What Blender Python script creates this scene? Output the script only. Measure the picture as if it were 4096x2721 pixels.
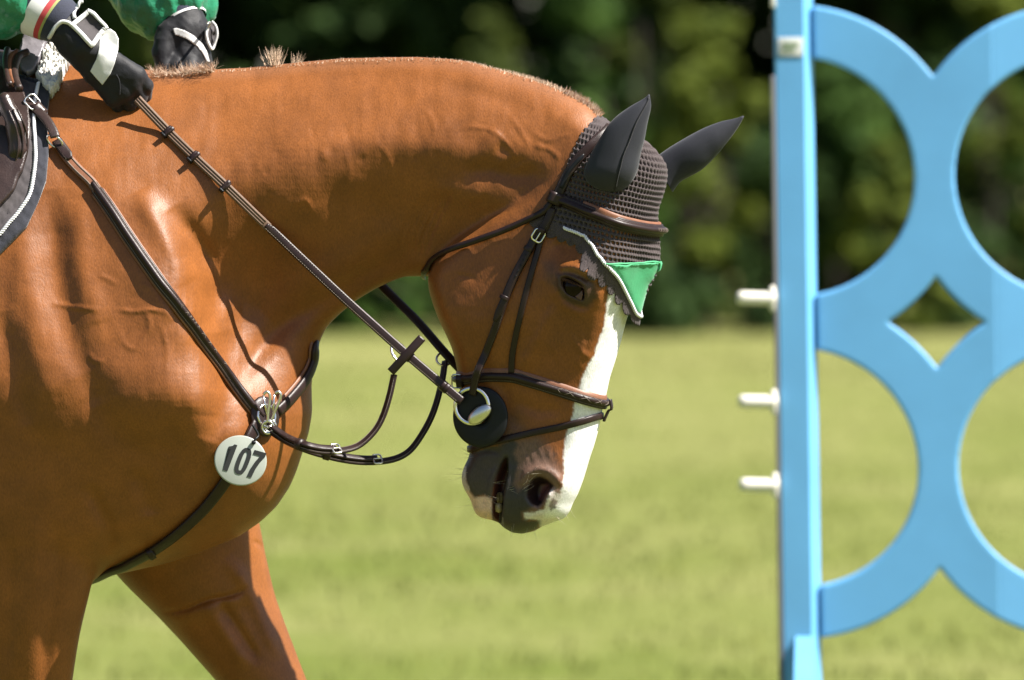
import bpy, bmesh, math, random
import numpy as np
from mathutils import Vector, Matrix
from mathutils.bvhtree import BVHTree
from mathutils.geometry import delaunay_2d_cdt

rnd = random.Random(7)
nrng = np.random.default_rng(11)
for _o in list(bpy.data.objects):
    bpy.data.objects.remove(_o)
scene = bpy.context.scene
COL = scene.collection
PI = math.pi

# ------------------------------------------------------------------ camera
CAMY, CAMZ, FPX = -12.0, 1.6, 30720.0
PITCH = math.atan(902.5 / FPX)
cam_d = bpy.data.cameras.new('camera')
cam_d.lens = 270.0
cam_d.sensor_width = 36.0
cam_d.clip_start = 0.5
cam_d.clip_end = 3000.0
cam_d.dof.use_dof = True
cam_d.dof.focus_distance = 11.78
cam_d.dof.aperture_fstop = 4.8
cam_d.dof.aperture_blades = 0
cam = bpy.data.objects.new('camera', cam_d)
cam.location = (0, CAMY, CAMZ)
cam.rotation_euler = (PI / 2 - PITCH, 0, 0)
COL.objects.link(cam)
scene.camera = cam

# ------------------------------------------------------------------ light
SUN = np.array([0.60, -0.20, 0.78])
SUN /= np.linalg.norm(SUN)
world = bpy.data.worlds.new('World')
scene.world = world
world.use_nodes = True
wn = world.node_tree.nodes
sky = wn.new('ShaderNodeTexSky')
sky.sky_type = 'NISHITA'
sky.sun_disc = False
sky.sun_elevation = math.asin(SUN[2])
sky.sun_rotation = math.atan2(SUN[0], SUN[1])
sky.air_density = 1.0
sky.dust_density = 1.2
world.node_tree.links.new(sky.outputs[0], wn['Background'].inputs[0])
wn['Background'].inputs[1].default_value = 0.05
sun_d = bpy.data.lights.new('sun', 'SUN')
sun_d.energy = 5.0
sun_d.angle = math.radians(0.53)
sun_d.color = (1.0, 0.955, 0.88)
sun = bpy.data.objects.new('sun', sun_d)
sun.rotation_euler = Vector(SUN).to_track_quat('Z', 'Y').to_euler()
sun.location = (4, -4, 8)
COL.objects.link(sun)
scene.view_settings.view_transform = 'Standard'
scene.view_settings.look = 'None'
scene.view_settings.gamma = 1.0
scene.view_settings.use_curve_mapping = False
scene.view_settings.exposure = 1.55
scene.cycles.use_denoising = True
scene.cycles.max_bounces = 8
scene.cycles.sample_clamp_indirect = 6.0

# ------------------------------------------------------------------ pixel <-> place
_sa, _ca = math.sin(PITCH), math.cos(PITCH)
def P(px, py, y=0.0):
    a = (px - 2048.0) / FPX
    b = (1360.5 - py) / FPX
    dy = _ca + b * _sa
    dz = -_sa + b * _ca
    t = (y - CAMY) / dy
    return np.array([a * t, y + 0 * t, CAMZ + dz * t])
def Parr(px, py, y):
    px, py, y = np.broadcast_arrays(np.asarray(px, float), np.asarray(py, float), np.asarray(y, float))
    a = (px - 2048.0) / FPX; b = (1360.5 - py) / FPX
    t = (y - CAMY) / (_ca + b * _sa)
    return np.stack([a * t, y, CAMZ + (-_sa + b * _ca) * t], -1)
def pix(p):
    p = np.asarray(p, float)
    d = p - np.array([0, CAMY, CAMZ])
    fw = d[..., 1] * _ca - d[..., 2] * _sa
    up = d[..., 1] * _sa + d[..., 2] * _ca
    return 2048 + FPX * d[..., 0] / fw, 1360.5 - FPX * up / fw

# ------------------------------------------------------------------ helpers
def new_obj(name, me, mat=None, parent=None, smooth=True):
    o = bpy.data.objects.new(name, me)
    COL.objects.link(o)
    if mat is not None:
        me.materials.append(mat)
    if parent is not None:
        o.parent = parent
        o.matrix_parent_inverse = Matrix.Translation(parent.location).inverted()
    if smooth and len(me.polygons):
        me.polygons.foreach_set('use_smooth', np.ones(len(me.polygons), dtype=bool))
    return o
def mesh_np(name, v, f, mat=None, parent=None, smooth=True):
    """f: (n,3) or (n,4) array or list"""
    me = bpy.data.meshes.new(name)
    v = np.asarray(v, np.float32)
    if isinstance(f, np.ndarray) and f.ndim == 2:
        k = f.shape[1]; n = len(f)
        me.vertices.add(len(v)); me.vertices.foreach_set('co', v.ravel())
        me.loops.add(n * k); me.loops.foreach_set('vertex_index', f.astype(np.int32).ravel())
        me.polygons.add(n)
        me.polygons.foreach_set('loop_start', np.arange(0, n * k, k, dtype=np.int32))
        me.update(calc_edges=True)
    else:
        me.from_pydata([tuple(x) for x in v], [], f)
        me.update()
    me.validate()
    return new_obj(name, me, mat, parent, smooth)
def tag(o, label, cat, group=None, kind=None):
    if label: o['label'] = label
    if cat: o['category'] = cat
    if group: o['group'] = group
    if kind: o['kind'] = kind
    return o
def thing(name, label, cat, loc=(0, 0, 0), group=None):
    o = bpy.data.objects.new(name, None)
    o.empty_display_size = 0.1
    o.location = loc
    COL.objects.link(o)
    return tag(o, label, cat, group)

def catmull(pts, n):
    pts = np.asarray(pts, float)
    if len(pts) == 2:
        t = np.linspace(0, 1, n)[:, None]
        return pts[0] * (1 - t) + pts[1] * t
    d = np.r_[0, np.cumsum(np.linalg.norm(np.diff(pts, axis=0), axis=1) ** 0.5 + 1e-9)]
    t = np.linspace(0, d[-1], n)
    # finite-difference hermite
    m = np.zeros_like(pts)
    m[1:-1] = (pts[2:] - pts[:-2]) / (d[2:] - d[:-2])[:, None]
    m[0] = (pts[1] - pts[0]) / (d[1] - d[0]); m[-1] = (pts[-1] - pts[-2]) / (d[-1] - d[-2])
    i = np.clip(np.searchsorted(d, t, 'right') - 1, 0, len(pts) - 2)
    h = (d[i + 1] - d[i])[:, None]; s = ((t - d[i])[:, None]) / h
    return ((2*s**3-3*s**2+1)*pts[i] + (s**3-2*s**2+s)*h*m[i] + (-2*s**3+3*s**2)*pts[i+1] + (s**3-s**2)*h*m[i+1])
def resample(pts, step):
    pts = np.asarray(pts, float)
    c = catmull(pts, max(40, 12 * len(pts)))
    d = np.r_[0, np.cumsum(np.linalg.norm(np.diff(c, axis=0), axis=1))]
    n = max(2, int(round(d[-1] / step)) + 1)
    t = np.linspace(0, d[-1], n)
    return np.stack([np.interp(t, d, c[:, k]) for k in range(c.shape[1])], 1)
def smooth1(a, it, keep=True):
    a = a.copy()
    for _ in range(it):
        b = a.copy()
        b[1:-1] = 0.25 * a[:-2] + 0.5 * a[1:-1] + 0.25 * a[2:]
        a = b
    return a
def tps(ctrl, vals, pts, lam=1e-3):
    c = np.asarray(ctrl, float); v = np.asarray(vals, float)
    mu = c.mean(0); sc = c.std()
    c = (c - mu) / sc
    def U(r2): return np.where(r2 > 0, 0.5 * r2 * np.log(np.maximum(r2, 1e-12)), 0)
    n = len(c)
    K = U(((c[:, None] - c[None]) ** 2).sum(-1)) + lam * np.eye(n)
    Pm = np.c_[np.ones(n), c]
    A = np.block([[K, Pm], [Pm.T, np.zeros((3, 3))]])
    w = np.linalg.solve(A, np.r_[v, np.zeros(3)])
    q = (np.asarray(pts, float).reshape(-1, 2) - mu) / sc
    out = np.empty(len(q))
    for i in range(0, len(q), 20000):
        qq = q[i:i + 20000]
        out[i:i + 20000] = U(((qq[:, None] - c[None]) ** 2).sum(-1)) @ w[:n] + w[n] + qq @ w[n + 1:]
    return out
def seg_dist(poly, q, closed=False):
    """distance from points q (n,2) to polyline, also param 0..1 along it"""
    poly = np.asarray(poly, float)
    if closed: poly = np.r_[poly, poly[:1]]
    best = np.full(len(q), 1e18); par = np.zeros(len(q))
    L = np.r_[0, np.cumsum(np.linalg.norm(np.diff(poly, axis=0), axis=1))]
    for i in range(len(poly) - 1):
        a, b = poly[i], poly[i + 1]
        ab = b - a; l2 = ab @ ab + 1e-12
        t = np.clip(((q - a) @ ab) / l2, 0, 1)
        d = ((q - a - t[:, None] * ab) ** 2).sum(1)
        m = d < best
        best[m] = d[m]; par[m] = (L[i] + t[m] * math.sqrt(l2)) / L[-1]
    return np.sqrt(best), par
def inside(poly, q):
    poly = np.asarray(poly, float)
    r = np.zeros(len(q), bool)
    n = len(poly)
    for i in range(n):
        x1, y1 = poly[i]; x2, y2 = poly[(i + 1) % n]
        if y1 == y2: continue
        c = ((y1 > q[:, 1]) != (y2 > q[:, 1])) & (q[:, 0] < (x2 - x1) * (q[:, 1] - y1) / (y2 - y1) + x1)
        r ^= c
    return r
def sdf2(poly, q):
    d, _ = seg_dist(poly, q, True)
    return np.where(inside(poly, q), d, -d)
def sstep(a, b, x):
    t = np.clip((x - a) / (b - a), 0, 1)
    return t * t * (3 - 2 * t)
def blur2(a, it):
    for _ in range(it):
        b = np.pad(a, 1, mode='edge')
        a = (b[:-2, 1:-1] + b[2:, 1:-1] + b[1:-1, :-2] + b[1:-1, 2:] + 4 * b[1:-1, 1:-1]) / 8
    return a
def vnoise(p, freq, seed=0, octv=2):
    """cheap value noise on (n,2|3) points"""
    p = np.asarray(p, float)
    out = np.zeros(len(p)); amp = 1.0
    rs = np.random.default_rng(seed)
    tab = rs.random(4096)
    for o in range(octv):
        q = p * freq * 2 ** o + 17.3 * o
        i = np.floor(q).astype(np.int64); f = q - i
        f = f * f * (3 - 2 * f)
        acc = 0
        D = p.shape[1]
        for c in range(2 ** D):
            w = 1.0; h = np.zeros(len(p), np.int64)
            for k in range(D):
                b = (c >> k) & 1
                w = w * (f[:, k] if b else 1 - f[:, k])
                h = h * 1619 + (i[:, k] + b) * (31337 + 6971 * k)
            h = (h ^ (h >> 7)) * 2654435761
            acc = acc + w * tab[(h >> 5) & 4095]
        out += amp * (acc - 0.5); amp *= 0.5
    return out

# ------------------------------------------------------------------ materials
def mat(name, col, rough=0.5, metal=0.0, spec=0.5, sheen=0.0, coat=0.0, build=None):
    m = bpy.data.materials.new(name)
    m.use_nodes = True
    b = m.node_tree.nodes['Principled BSDF']
    if metal < .5: col = tuple(c * (0.78 if min(col) > .5 else 0.62) for c in col)     # the picture is exposed for dark coats
    b.inputs['Base Color'].default_value = (*col, 1)
    b.inputs['Roughness'].default_value = rough
    b.inputs['Metallic'].default_value = metal
    b.inputs['Specular IOR Level'].default_value = spec
    b.inputs['Sheen Weight'].default_value = sheen
    b.inputs['Coat Weight'].default_value = coat
    if build: build(m.node_tree, b)
    return m
def N(nt, t, **kw):
    n = nt.nodes.new(t)
    for k, v in kw.items():
        if k.startswith('i_'):
            n.inputs[k[2:].replace('_', ' ')].default_value = v
        else:
            setattr(n, k, v)
    return n
def vary(scale, amt, bump=0.0, bscale=None, stretch=None, detail=4.0, dist=0.001):
    """noise that scales the base colour by 1 +- amt and adds a little relief"""
    def f(nt, b):
        tc = N(nt, 'ShaderNodeTexCoord')
        src = tc.outputs['Object']
        if stretch:
            mp = N(nt, 'ShaderNodeMapping'); mp.inputs['Scale'].default_value = stretch
            nt.links.new(src, mp.inputs[0]); src = mp.outputs[0]
        n = N(nt, 'ShaderNodeTexNoise'); n.inputs['Scale'].default_value = scale; n.inputs['Detail'].default_value = detail
        nt.links.new(src, n.inputs['Vector'])
        mr = N(nt, 'ShaderNodeMapRange')
        mr.inputs['From Min'].default_value = 0.25; mr.inputs['From Max'].default_value = 0.75
        mr.inputs['To Min'].default_value = 1 - amt; mr.inputs['To Max'].default_value = 1 + amt
        nt.links.new(n.outputs['Fac'], mr.inputs['Value'])
        mx = N(nt, 'ShaderNodeMix', data_type='RGBA', blend_type='MULTIPLY')
        mx.inputs['Factor'].default_value = 1
        mx.inputs[6].default_value = b.inputs['Base Color'].default_value
        nt.links.new(mr.outputs[0], mx.inputs[7])
        nt.links.new(mx.outputs[2], b.inputs['Base Color'])
        if bump:
            n2 = N(nt, 'ShaderNodeTexNoise'); n2.inputs['Scale'].default_value = bscale or scale * 3
            n2.inputs['Detail'].default_value = 3
            nt.links.new(src, n2.inputs['Vector'])
            bp = N(nt, 'ShaderNodeBump'); bp.inputs['Strength'].default_value = bump
            bp.inputs['Distance'].default_value = dist
            nt.links.new(n2.outputs['Fac'], bp.inputs['Height'])
            nt.links.new(bp.outputs[0], b.inputs['Normal'])
    return f

def coat_nodes(nt, b):
    at = N(nt, 'ShaderNodeVertexColor', layer_name='Coat')
    tc = N(nt, 'ShaderNodeTexCoord')
    mp = N(nt, 'ShaderNodeMapping'); mp.inputs['Scale'].default_value = (1.0, 1.0, 0.45)
    mp.inputs['Rotation'].default_value = (0, 0.5, 0)
    nt.links.new(tc.outputs['Object'], mp.inputs[0])
    n = N(nt, 'ShaderNodeTexNoise'); n.inputs['Scale'].default_value = 420; n.inputs['Detail'].default_value = 3
    nt.links.new(mp.outputs[0], n.inputs['Vector'])
    n3 = N(nt, 'ShaderNodeTexNoise'); n3.inputs['Scale'].default_value = 26; n3.inputs['Detail'].default_value = 5
    nt.links.new(tc.outputs['Object'], n3.inputs['Vector'])
    mr = N(nt, 'ShaderNodeMapRange'); mr.inputs['From Min'].default_value = 0.25; mr.inputs['From Max'].default_value = 0.75
    mr.inputs['To Min'].default_value = 0.80; mr.inputs['To Max'].default_value = 1.20
    nt.links.new(n.outputs['Fac'], mr.inputs['Value'])
    mr3 = N(nt, 'ShaderNodeMapRange'); mr3.inputs['From Min'].default_value = 0.3; mr3.inputs['From Max'].default_value = 0.7
    mr3.inputs['To Min'].default_value = 0.88; mr3.inputs['To Max'].default_value = 1.10
    nt.links.new(n3.outputs['Fac'], mr3.inputs['Value'])
    ml = N(nt, 'ShaderNodeMath', operation='MULTIPLY')
    nt.links.new(mr.outputs[0], ml.inputs[0]); nt.links.new(mr3.outputs[0], ml.inputs[1])
    mx = N(nt, 'ShaderNodeMix', data_type='RGBA', blend_type='MULTIPLY'); mx.inputs['Factor'].default_value = 1
    nt.links.new(at.outputs['Color'], mx.inputs[6]); nt.links.new(ml.outputs[0], mx.inputs[7])
    nt.links.new(mx.outputs[2], b.inputs['Base Color'])
    bp = N(nt, 'ShaderNodeBump'); bp.inputs['Strength'].default_value = 0.35; bp.inputs['Distance'].default_value = 0.0012
    nt.links.new(n.outputs['Fac'], bp.inputs['Height'])
    bp2 = N(nt, 'ShaderNodeBump'); bp2.inputs['Strength'].default_value = 0.12; bp2.inputs['Distance'].default_value = 0.003
    n4 = N(nt, 'ShaderNodeTexNoise'); n4.inputs['Scale'].default_value = 60; n4.inputs['Detail'].default_value = 4
    nt.links.new(mp.outputs[0], n4.inputs['Vector'])
    nt.links.new(n4.outputs['Fac'], bp2.inputs['Height'])
    nt.links.new(bp.outputs[0], bp2.inputs['Normal'])
    nt.links.new(bp2.outputs[0], b.inputs['Normal'])
M = {}
M['coat'] = mat('coat', (0.3, 0.1, 0.03), 0.47, spec=0.30, sheen=0.02, build=coat_nodes)
M['coat'].node_tree.nodes['Principled BSDF'].inputs['Sheen Tint'].default_value = (1.0, 0.75, 0.5, 1)
M['coat'].node_tree.nodes['Principled BSDF'].inputs['Sheen Roughness'].default_value = 0.4
M['leather'] = mat('dark_leather', (0.029, 0.0145, 0.013), 0.40, spec=0.28, build=vary(90, 0.25, 0.25, 700))
M['leather_edge'] = mat('tan_leather', (0.26, 0.10, 0.045), 0.5, build=vary(120, 0.2, 0.2, 600))
M['web'] = mat('rein_webbing', (0.17, 0.095, 0.055), 0.65, build=vary(300, 0.2, 0.3, 900))
M['saddle'] = mat('saddle_leather', (0.046, 0.027, 0.023), 0.34, spec=0.4, build=vary(60, 0.3, 0.4, 380))
M['steel'] = mat('polished_steel', (0.72, 0.70, 0.66), 0.18, metal=1.0)
M['steel_dull'] = mat('brushed_steel', (0.62, 0.60, 0.55), 0.32, metal=1.0)
M['rubber'] = mat('black_rubber', (0.012, 0.013, 0.016), 0.45, spec=0.2, build=vary(60, 0.2))
M['yarn'] = mat('grey_brown_yarn', (0.098, 0.077, 0.077), 0.9, spec=0.12, sheen=0.12, build=vary(500, 0.35, 0.5, 900))
M['lycra'] = mat('slate_stretch_fabric', (0.033, 0.034, 0.045), 0.66, spec=0.2, sheen=0.10, build=vary(700, 0.2, 0.3, 1500))
M['green_cloth'] = mat('green_cloth', (0.045, 0.42, 0.17), 0.62, sheen=0.15, build=vary(30, 0.12, 0.3, 240))
M['white_cord'] = mat('white_cord', (0.80, 0.79, 0.82), 0.7, build=vary(300, 0.08))
M['thread'] = mat('pale_thread', (0.24, 0.19, 0.15), 0.8)
M['white'] = mat('white_fabric', (0.70, 0.69, 0.68), 0.65, build=vary(200, 0.06, 0.2, 900))
M['glove'] = mat('black_glove_fabric', (0.009, 0.0085, 0.012), 0.62, spec=0.3, sheen=0.08, build=vary(80, 0.25, 0.4, 500))
M['glove_mesh'] = mat('grey_glove_tab', (0.055, 0.045, 0.048), 0.8, build=vary(300, 0.2, 0.3, 1200))
M['jacket'] = mat('green_satin_jacket', (0.008, 0.24, 0.115), 0.40, spec=0.5, sheen=0.1, build=vary(25, 0.25, 0.5, 60, dist=0.008))
M['navy'] = mat('navy_rib_cuff', (0.014, 0.018, 0.045), 0.85, sheen=0.2, build=vary(200, 0.2, 0.5, 600))
M['red'] = mat('red_stripe', (0.55, 0.05, 0.06), 0.8)
M['lime'] = mat('olive_stripe', (0.36, 0.38, 0.12), 0.8)
M['breeches'] = mat('pale_breeches', (0.55, 0.50, 0.53), 0.7, build=vary(90, 0.06))
M['skin'] = mat('skin', (0.55, 0.33, 0.24), 0.5)
M['fleece'] = mat('white_fleece', (0.74, 0.71, 0.66), 0.95, sheen=0.4, build=vary(120, 0.08))
M['pad'] = mat('navy_quilted_pad', (0.020, 0.021, 0.036), 0.85, sheen=0.2, build=vary(150, 0.25, 0.4, 600))
M['pad_grey'] = mat('grey_pad_lining', (0.10, 0.085, 0.09), 0.9, build=vary(150, 0.2))
M['paint'] = mat('blue_paint', (0.185, 0.56, 1.0), 0.5, build=vary(7, 0.07, 0.1, 50, dist=0.001))
M['white_plastic'] = mat('cream_plastic', (0.80, 0.76, 0.66), 0.5, build=vary(30, 0.06))
M['rail'] = mat('grey_metal_track', (0.30, 0.29, 0.30), 0.5, metal=0.4)
M['label'] = mat('white_label', (0.80, 0.80, 0.78), 0.5)
M['label_print'] = mat('faded_green_print', (0.35, 0.45, 0.25), 0.6)
M['tagp'] = mat('pale_tag_plastic', (0.46, 0.49, 0.43), 0.35, build=vary(30, 0.05))
M['ink'] = mat('black_ink', (0.012, 0.012, 0.010), 0.5)
M['mane'] = mat('mane_hair', (0.42, 0.19, 0.075), 0.5, sheen=0.2, build=vary(200, 0.3))
M['mane_pale'] = mat('pale_mane_hair', (0.85, 0.60, 0.42), 0.5, build=vary(200, 0.3))
M['whisker'] = mat('whisker_hair', (0.55, 0.48, 0.36), 0.5)
M['eye'] = mat('eyeball', (0.016, 0.007, 0.004), 0.07, spec=0.12)
M['sclera'] = mat('eye_corner', (0.12, 0.045, 0.038), 0.25)
M['teeth'] = mat('teeth', (0.45, 0.33, 0.16), 0.35, build=vary(150, 0.25, 0.2, 300))
M['mouth'] = mat('mouth_lining', (0.10, 0.022, 0.02), 0.4)
M['boot'] = mat('black_boot_leather', (0.012, 0.012, 0.013), 0.3)
M['hoof'] = mat('hoof_horn', (0.06, 0.05, 0.04), 0.6, build=vary(60, 0.3))

# ------------------------------------------------------------------ horse: sculpted as one solid
# trunk and neck stand in the plane y = 0; the head is turned towards the camera about a vertical axis
TH = math.radians(12.0)
CT, ST = math.cos(TH), math.sin(TH)
HX0, HY0 = P(2380, 800, 0)[0], -0.128
YAW = 0.14                         # chest nearer to the camera than the croup
def bend(x):                       # the neck bends towards the camera near the poll
    t = np.clip((x - P(1250, 0, 0)[0]) / (P(2420, 0, 0)[0] - P(1250, 0, 0)[0]), 0, 1.25)
    return -0.055 * t * t - YAW * (x - P(900, 0, 0)[0])
def head_xyz(s, l, z):
    s = np.asarray(s, float); l = np.asarray(l, float)
    return np.stack(np.broadcast_arrays(HX0 + s * CT - l * ST, HY0 - s * ST - l * CT, z), -1)
def head_sl(p):
    p = np.asarray(p, float)
    dx, dy = p[..., 0] - HX0, p[..., 1] - HY0
    return dx * CT - dy * ST, -dx * ST - dy * CT
def hpx(px, py, l):
    """pixel + lateral offset l (m, + = near side) -> (s, z) in the head's own frame"""
    s = 0.0
    for _ in range(5):
        y = HY0 - s * ST - l * CT
        q = P(px, py, y)
        s = ((q[0] - HX0) + l * ST) / CT
    return s, q[2]

VOX = 0.0026
gx0, gz0, gy0 = P(-330, 0, 0)[0], P(0, 2960, 0)[2], -0.36
NX = int((P(2760, 0, 0)[0] - gx0) / VOX) + 1
NZ = int((P(0, 165, 0)[2] - gz0) / VOX) + 1
NY = int(0.74 / VOX) + 1
X1 = gx0 + VOX * np.arange(NX); Z1 = gz0 + VOX * np.arange(NZ); Y1 = gy0 + VOX * np.arange(NY)

TOP = [(-420,330),(-250,318),(0,262),(150,238),(300,232),(450,248),(550,272),(640,288),(700,292),(800,282),(900,275),(983,272),(1059,264),(1212,248),(1365,234),
 (1518,230),(1671,228),(1800,236),(1882,248),(1984,276),(2087,304),(2189,340),(2265,374),(2342,416),(2388,457),(2440,520),(2480,600)]
FRONT = [(2460,800),(2350,950),(2150,1050),(1950,1098),(1760,1104),(1694,1106),(1617,1106),(1561,1128),(1500,1156),(1420,1205),
 (1354,1260),(1305,1310),(1278,1370),(1256,1450),(1246,1540),(1249,1650),(1235,1733),(1215,1795),(1187,1882),(1159,1948),
 (1107,2026),(1042,2088),(950,2150),(800,2212),(650,2258),(505,2290),(365,2318),(100,2335),(-420,2345)]
def p0(l): return np.array([P(a, b, 0)[[0, 2]] for a, b in l])
trunk_poly = p0(TOP + FRONT)
# half widths of trunk and neck: px, py, cm  (near side as seen)
TW = [(2400,560,5.5),(2300,480,5),(2300,700,7),(2150,430,4.8),(2100,360,3.6),(2100,470,6),(2100,620,7.6),(2100,780,7.0),(2100,950,5.4),(1950,300,3),(1950,420,5.8),
 (1950,600,8.2),(1800,280,2.9),(1800,400,5.8),(1800,540,8.6),(1800,680,8.5),(1800,820,7.0),(1800,950,5.2),(1790,1050,4.4),(1690,1050,4.0),(1900,950,5.4),
 (1500,290,2.9),(1500,410,6.4),(1500,560,9.6),(1500,690,9.6),(1500,850,7.6),(1500,960,5.7),(1500,1090,4.0),
 (1200,310,3.2),(1200,460,7.4),(1200,620,11.4),(1200,760,11.6),(1200,930,9.4),(1200,1080,6.9),(1220,1230,5.2),(1200,1350,5.6),
 (900,340,3.6),(900,520,8.4),(900,680,12.2),(900,820,12.4),(900,960,11.2),(920,1130,9.0),(950,1300,8.2),(1020,1450,9.0),
 (740,320,3.0),(720,480,8),(720,680,13),(740,840,15.0),(810,1020,12.8),(860,1180,11.4),
 (620,900,17.8),(660,1000,18.8),(720,1120,19.2),(560,740,15.4),(770,1250,19.2),
 (500,310,2.9),(500,460,8),(500,640,13.6),(500,820,17.8),(520,1000,20.4),(560,1200,21.8),(620,1380,22.8),(700,1500,23.2),(790,1480,20.5),(780,1620,22.6),(700,1750,20.8),
 (880,1400,13.8),(900,1550,16.2),(880,1750,18.2),(1000,1700,14.6),(1000,1600,13.2),(1100,1600,11.0),(1110,1780,12),(980,1900,14.6),(820,1900,16.8),(700,1980,16.4),
 (560,1600,24.2),(450,1400,23.6),(350,1150,22.2),(250,950,20),(200,700,16.4),(200,480,10.5),(200,330,5),(330,310,3.8),(250,1300,24),(250,1550,25),(400,1700,23.2),
 (0,400,8),(0,600,15),(0,900,20.5),(0,1200,23.6),(0,1500,25),(0,1750,23.4),(100,1900,21.8),(300,1930,20.8),(480,1900,19.4),(500,2100,15.6),(300,2150,17.2),(50,2150,18),(700,2120,14),(900,2070,12),
 (-330,420,9),(-330,800,20),(-330,1300,25),(-330,1800,25),(-330,2200,18),(400,2250,13),(100,2280,14)]
def persp0(px, py, w):
    k = (12.0 - w) / 12.0
    return 2048 + (px - 2048) * k, 458 + (py - 458) * k
ctrl = np.array([P(*persp0(a, b, c / 100), 0)[[0, 2]] for a, b, c in TW])
tw = np.array([c for _, _, c in TW]) / 100
def coarse_map(fn, xs, zs, st=4):
    """evaluate fn on a coarse grid and upsample"""
    xc = xs[::st]; zc = zs[::st]
    if xc[-1] < xs[-1]: xc = np.r_[xc, xs[-1]]
    if zc[-1] < zs[-1]: zc = np.r_[zc, zs[-1]]
    g = np.stack(np.meshgrid(xc, zc), -1).reshape(-1, 2)
    v = fn(g).reshape(len(zc), len(xc))
    a = np.stack([np.interp(xs, xc, r) for r in v])
    return np.stack([np.interp(zs, zc, a[:, i]) for i in range(len(xs))], 1)
Wt = coarse_map(lambda q: tps(ctrl, tw, q, 2e-4), X1, Z1)
Wt = np.maximum(Wt, 0.02)
# rounding radius at the outline
RC = [(2300,400,4.5),(1900,260,4),(1500,230,4),(1100,260,4.5),(700,290,4.5),(300,235,6),(0,262,8),(1690,1105,3.5),(1500,1150,5),(1280,1370,7),(1246,1540,10),(1240,1740,12),(1160,1950,12),(1040,2090,9),(500,2290,8),(100,2335,9),(2300,900,5)]
rc = np.array([P(a, b, 0)[[0, 2]] for a, b, c in RC]); rv = np.array([c for *_, c in RC]) / 100
Rt = np.clip(coarse_map(lambda q: tps(rc, rv, q, 1e-2), X1, Z1), 0.03, 0.14)
G2 = np.stack(np.meshgrid(X1, Z1), -1).reshape(-1, 2)
Dt = sdf2(resample(np.r_[trunk_poly], 0.02), G2).reshape(NZ, NX) if False else sdf2(np.r_[trunk_poly], G2).reshape(NZ, NX)
Dt = blur2(Dt, 10)
Ut = 1 - np.minimum(Dt / Rt, 1.0)
Ut = blur2(Ut, 6)

def brush(Wm, gpts, shape, line, sig, amp, taper=True, side=None, conv=None):
    """ridge (amp > 0) or groove (amp < 0), cm, along a polyline given in picture coordinates"""
    q = np.array([conv(a, b) for a, b in line])
    q = catmull(q, 8 * len(q)) if len(q) > 2 else q
    lo, hi = q.min(0) - 4 * sig, q.max(0) + 4 * sig
    m = ((gpts > lo) & (gpts < hi)).all(1)
    d, t = seg_dist(q, gpts[m])
    a = np.exp(-(d / sig) ** 2)
    if taper: a *= np.clip(np.minimum(t, 1 - t) * 5, 0, 1) ** 0.7
    f = Wm.reshape(-1)
    f[m] += amp / 100 * a
def tconv(w=0.18):
    return lambda a, b: P(*persp0(a, b, w), 0)[[0, 2]]
def tb(line, sig, amp, w=0.18, taper=True):
    brush(Wt, G2, Wt.shape, line, sig / 2560, amp, taper, conv=tconv(w))
# shoulder and triceps folds
tb([(190,760),(215,1000),(255,1250),(330,1450),(400,1620)], 60, -0.9, .23)
tb([(300,800),(320,1050),(390,1300)], 55, 0.55, .23)
tb([(60,850),(110,1200),(170,1500),(220,1750)], 60, 0.5, .24)
tb([(0,1250),(60,1500),(110,1700)], 45, -0.5, .24)
tb([(330,1500),(430,1680),(560,1800),(700,1850)], 70, -0.7, .24)
tb([(560,760),(620,880),(690,1000),(760,1130)], 46, 0.9, .18)
tb([(690,830),(790,980),(850,1100),(850,1230),(835,1330)], 42, -1.1, .15)
tb([(700,1290),(800,1420),(830,1540),(815,1660)], 60, 0.8, .21)
tb([(880,1330),(900,1480),(880,1640),(840,1760)], 50, -1.0, .16)
tb([(640,1690),(690,1760),(650,1830)], 45, -0.4, .23)
tb([(900,1700),(1000,1780),(1120,1750)], 60, 0.5, .15)
tb([(540,1880),(580,1990),(600,2070)], 40, -0.7, .2)
tb([(350,1940),(400,2050),(430,2130),(410,2230)], 30, -0.8, .2)
# neck: long muscles, jugular groove, folds behind the jaw
tb([(1690,1000),(1500,1080),(1350,1170),(1150,1290),(1020,1430),(940,1560)], 44, -1.0, .08)
tb([(1640,900),(1420,1020),(1220,1130),(1060,1260)], 60, 0.55, .09)
tb([(980,330),(1300,310),(1700,320),(2000,390),(2200,480)], 40, -0.35, .05)
tb([(1100,560),(1400,560),(1750,590),(2000,700)], 70, 0.35, .08)
tb([(1250,760),(1500,820),(1760,800)], 80, -0.35, .09)
tb([(1850,690),(1960,680),(2060,695),(2180,705)], 40, -0.75, .075)
tb([(1740,760),(1850,770),(1960,790),(2080,830),(2180,860)], 48, 0.5, .075)
tb([(1940,540),(2010,590),(2060,660)], 60, 0.35, .075)
tb([(1835,515),(1900,508),(1980,530),(2040,590),(2075,650)], 9, 0.16, .075)
tb([(1980,590),(2040,620),(2060,670)], 34, -0.45, .075)
for k, (dx, a) in enumerate([(-92, .18), (-64, .3), (-36, .38), (-8, .5), (18, .4)]):
    tb([(1800 + dx * .7, 760), (1745 + dx, 850), (1700 + dx, 950), (1678 + dx * .75, 1050)], 9, -a, .06)
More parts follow.
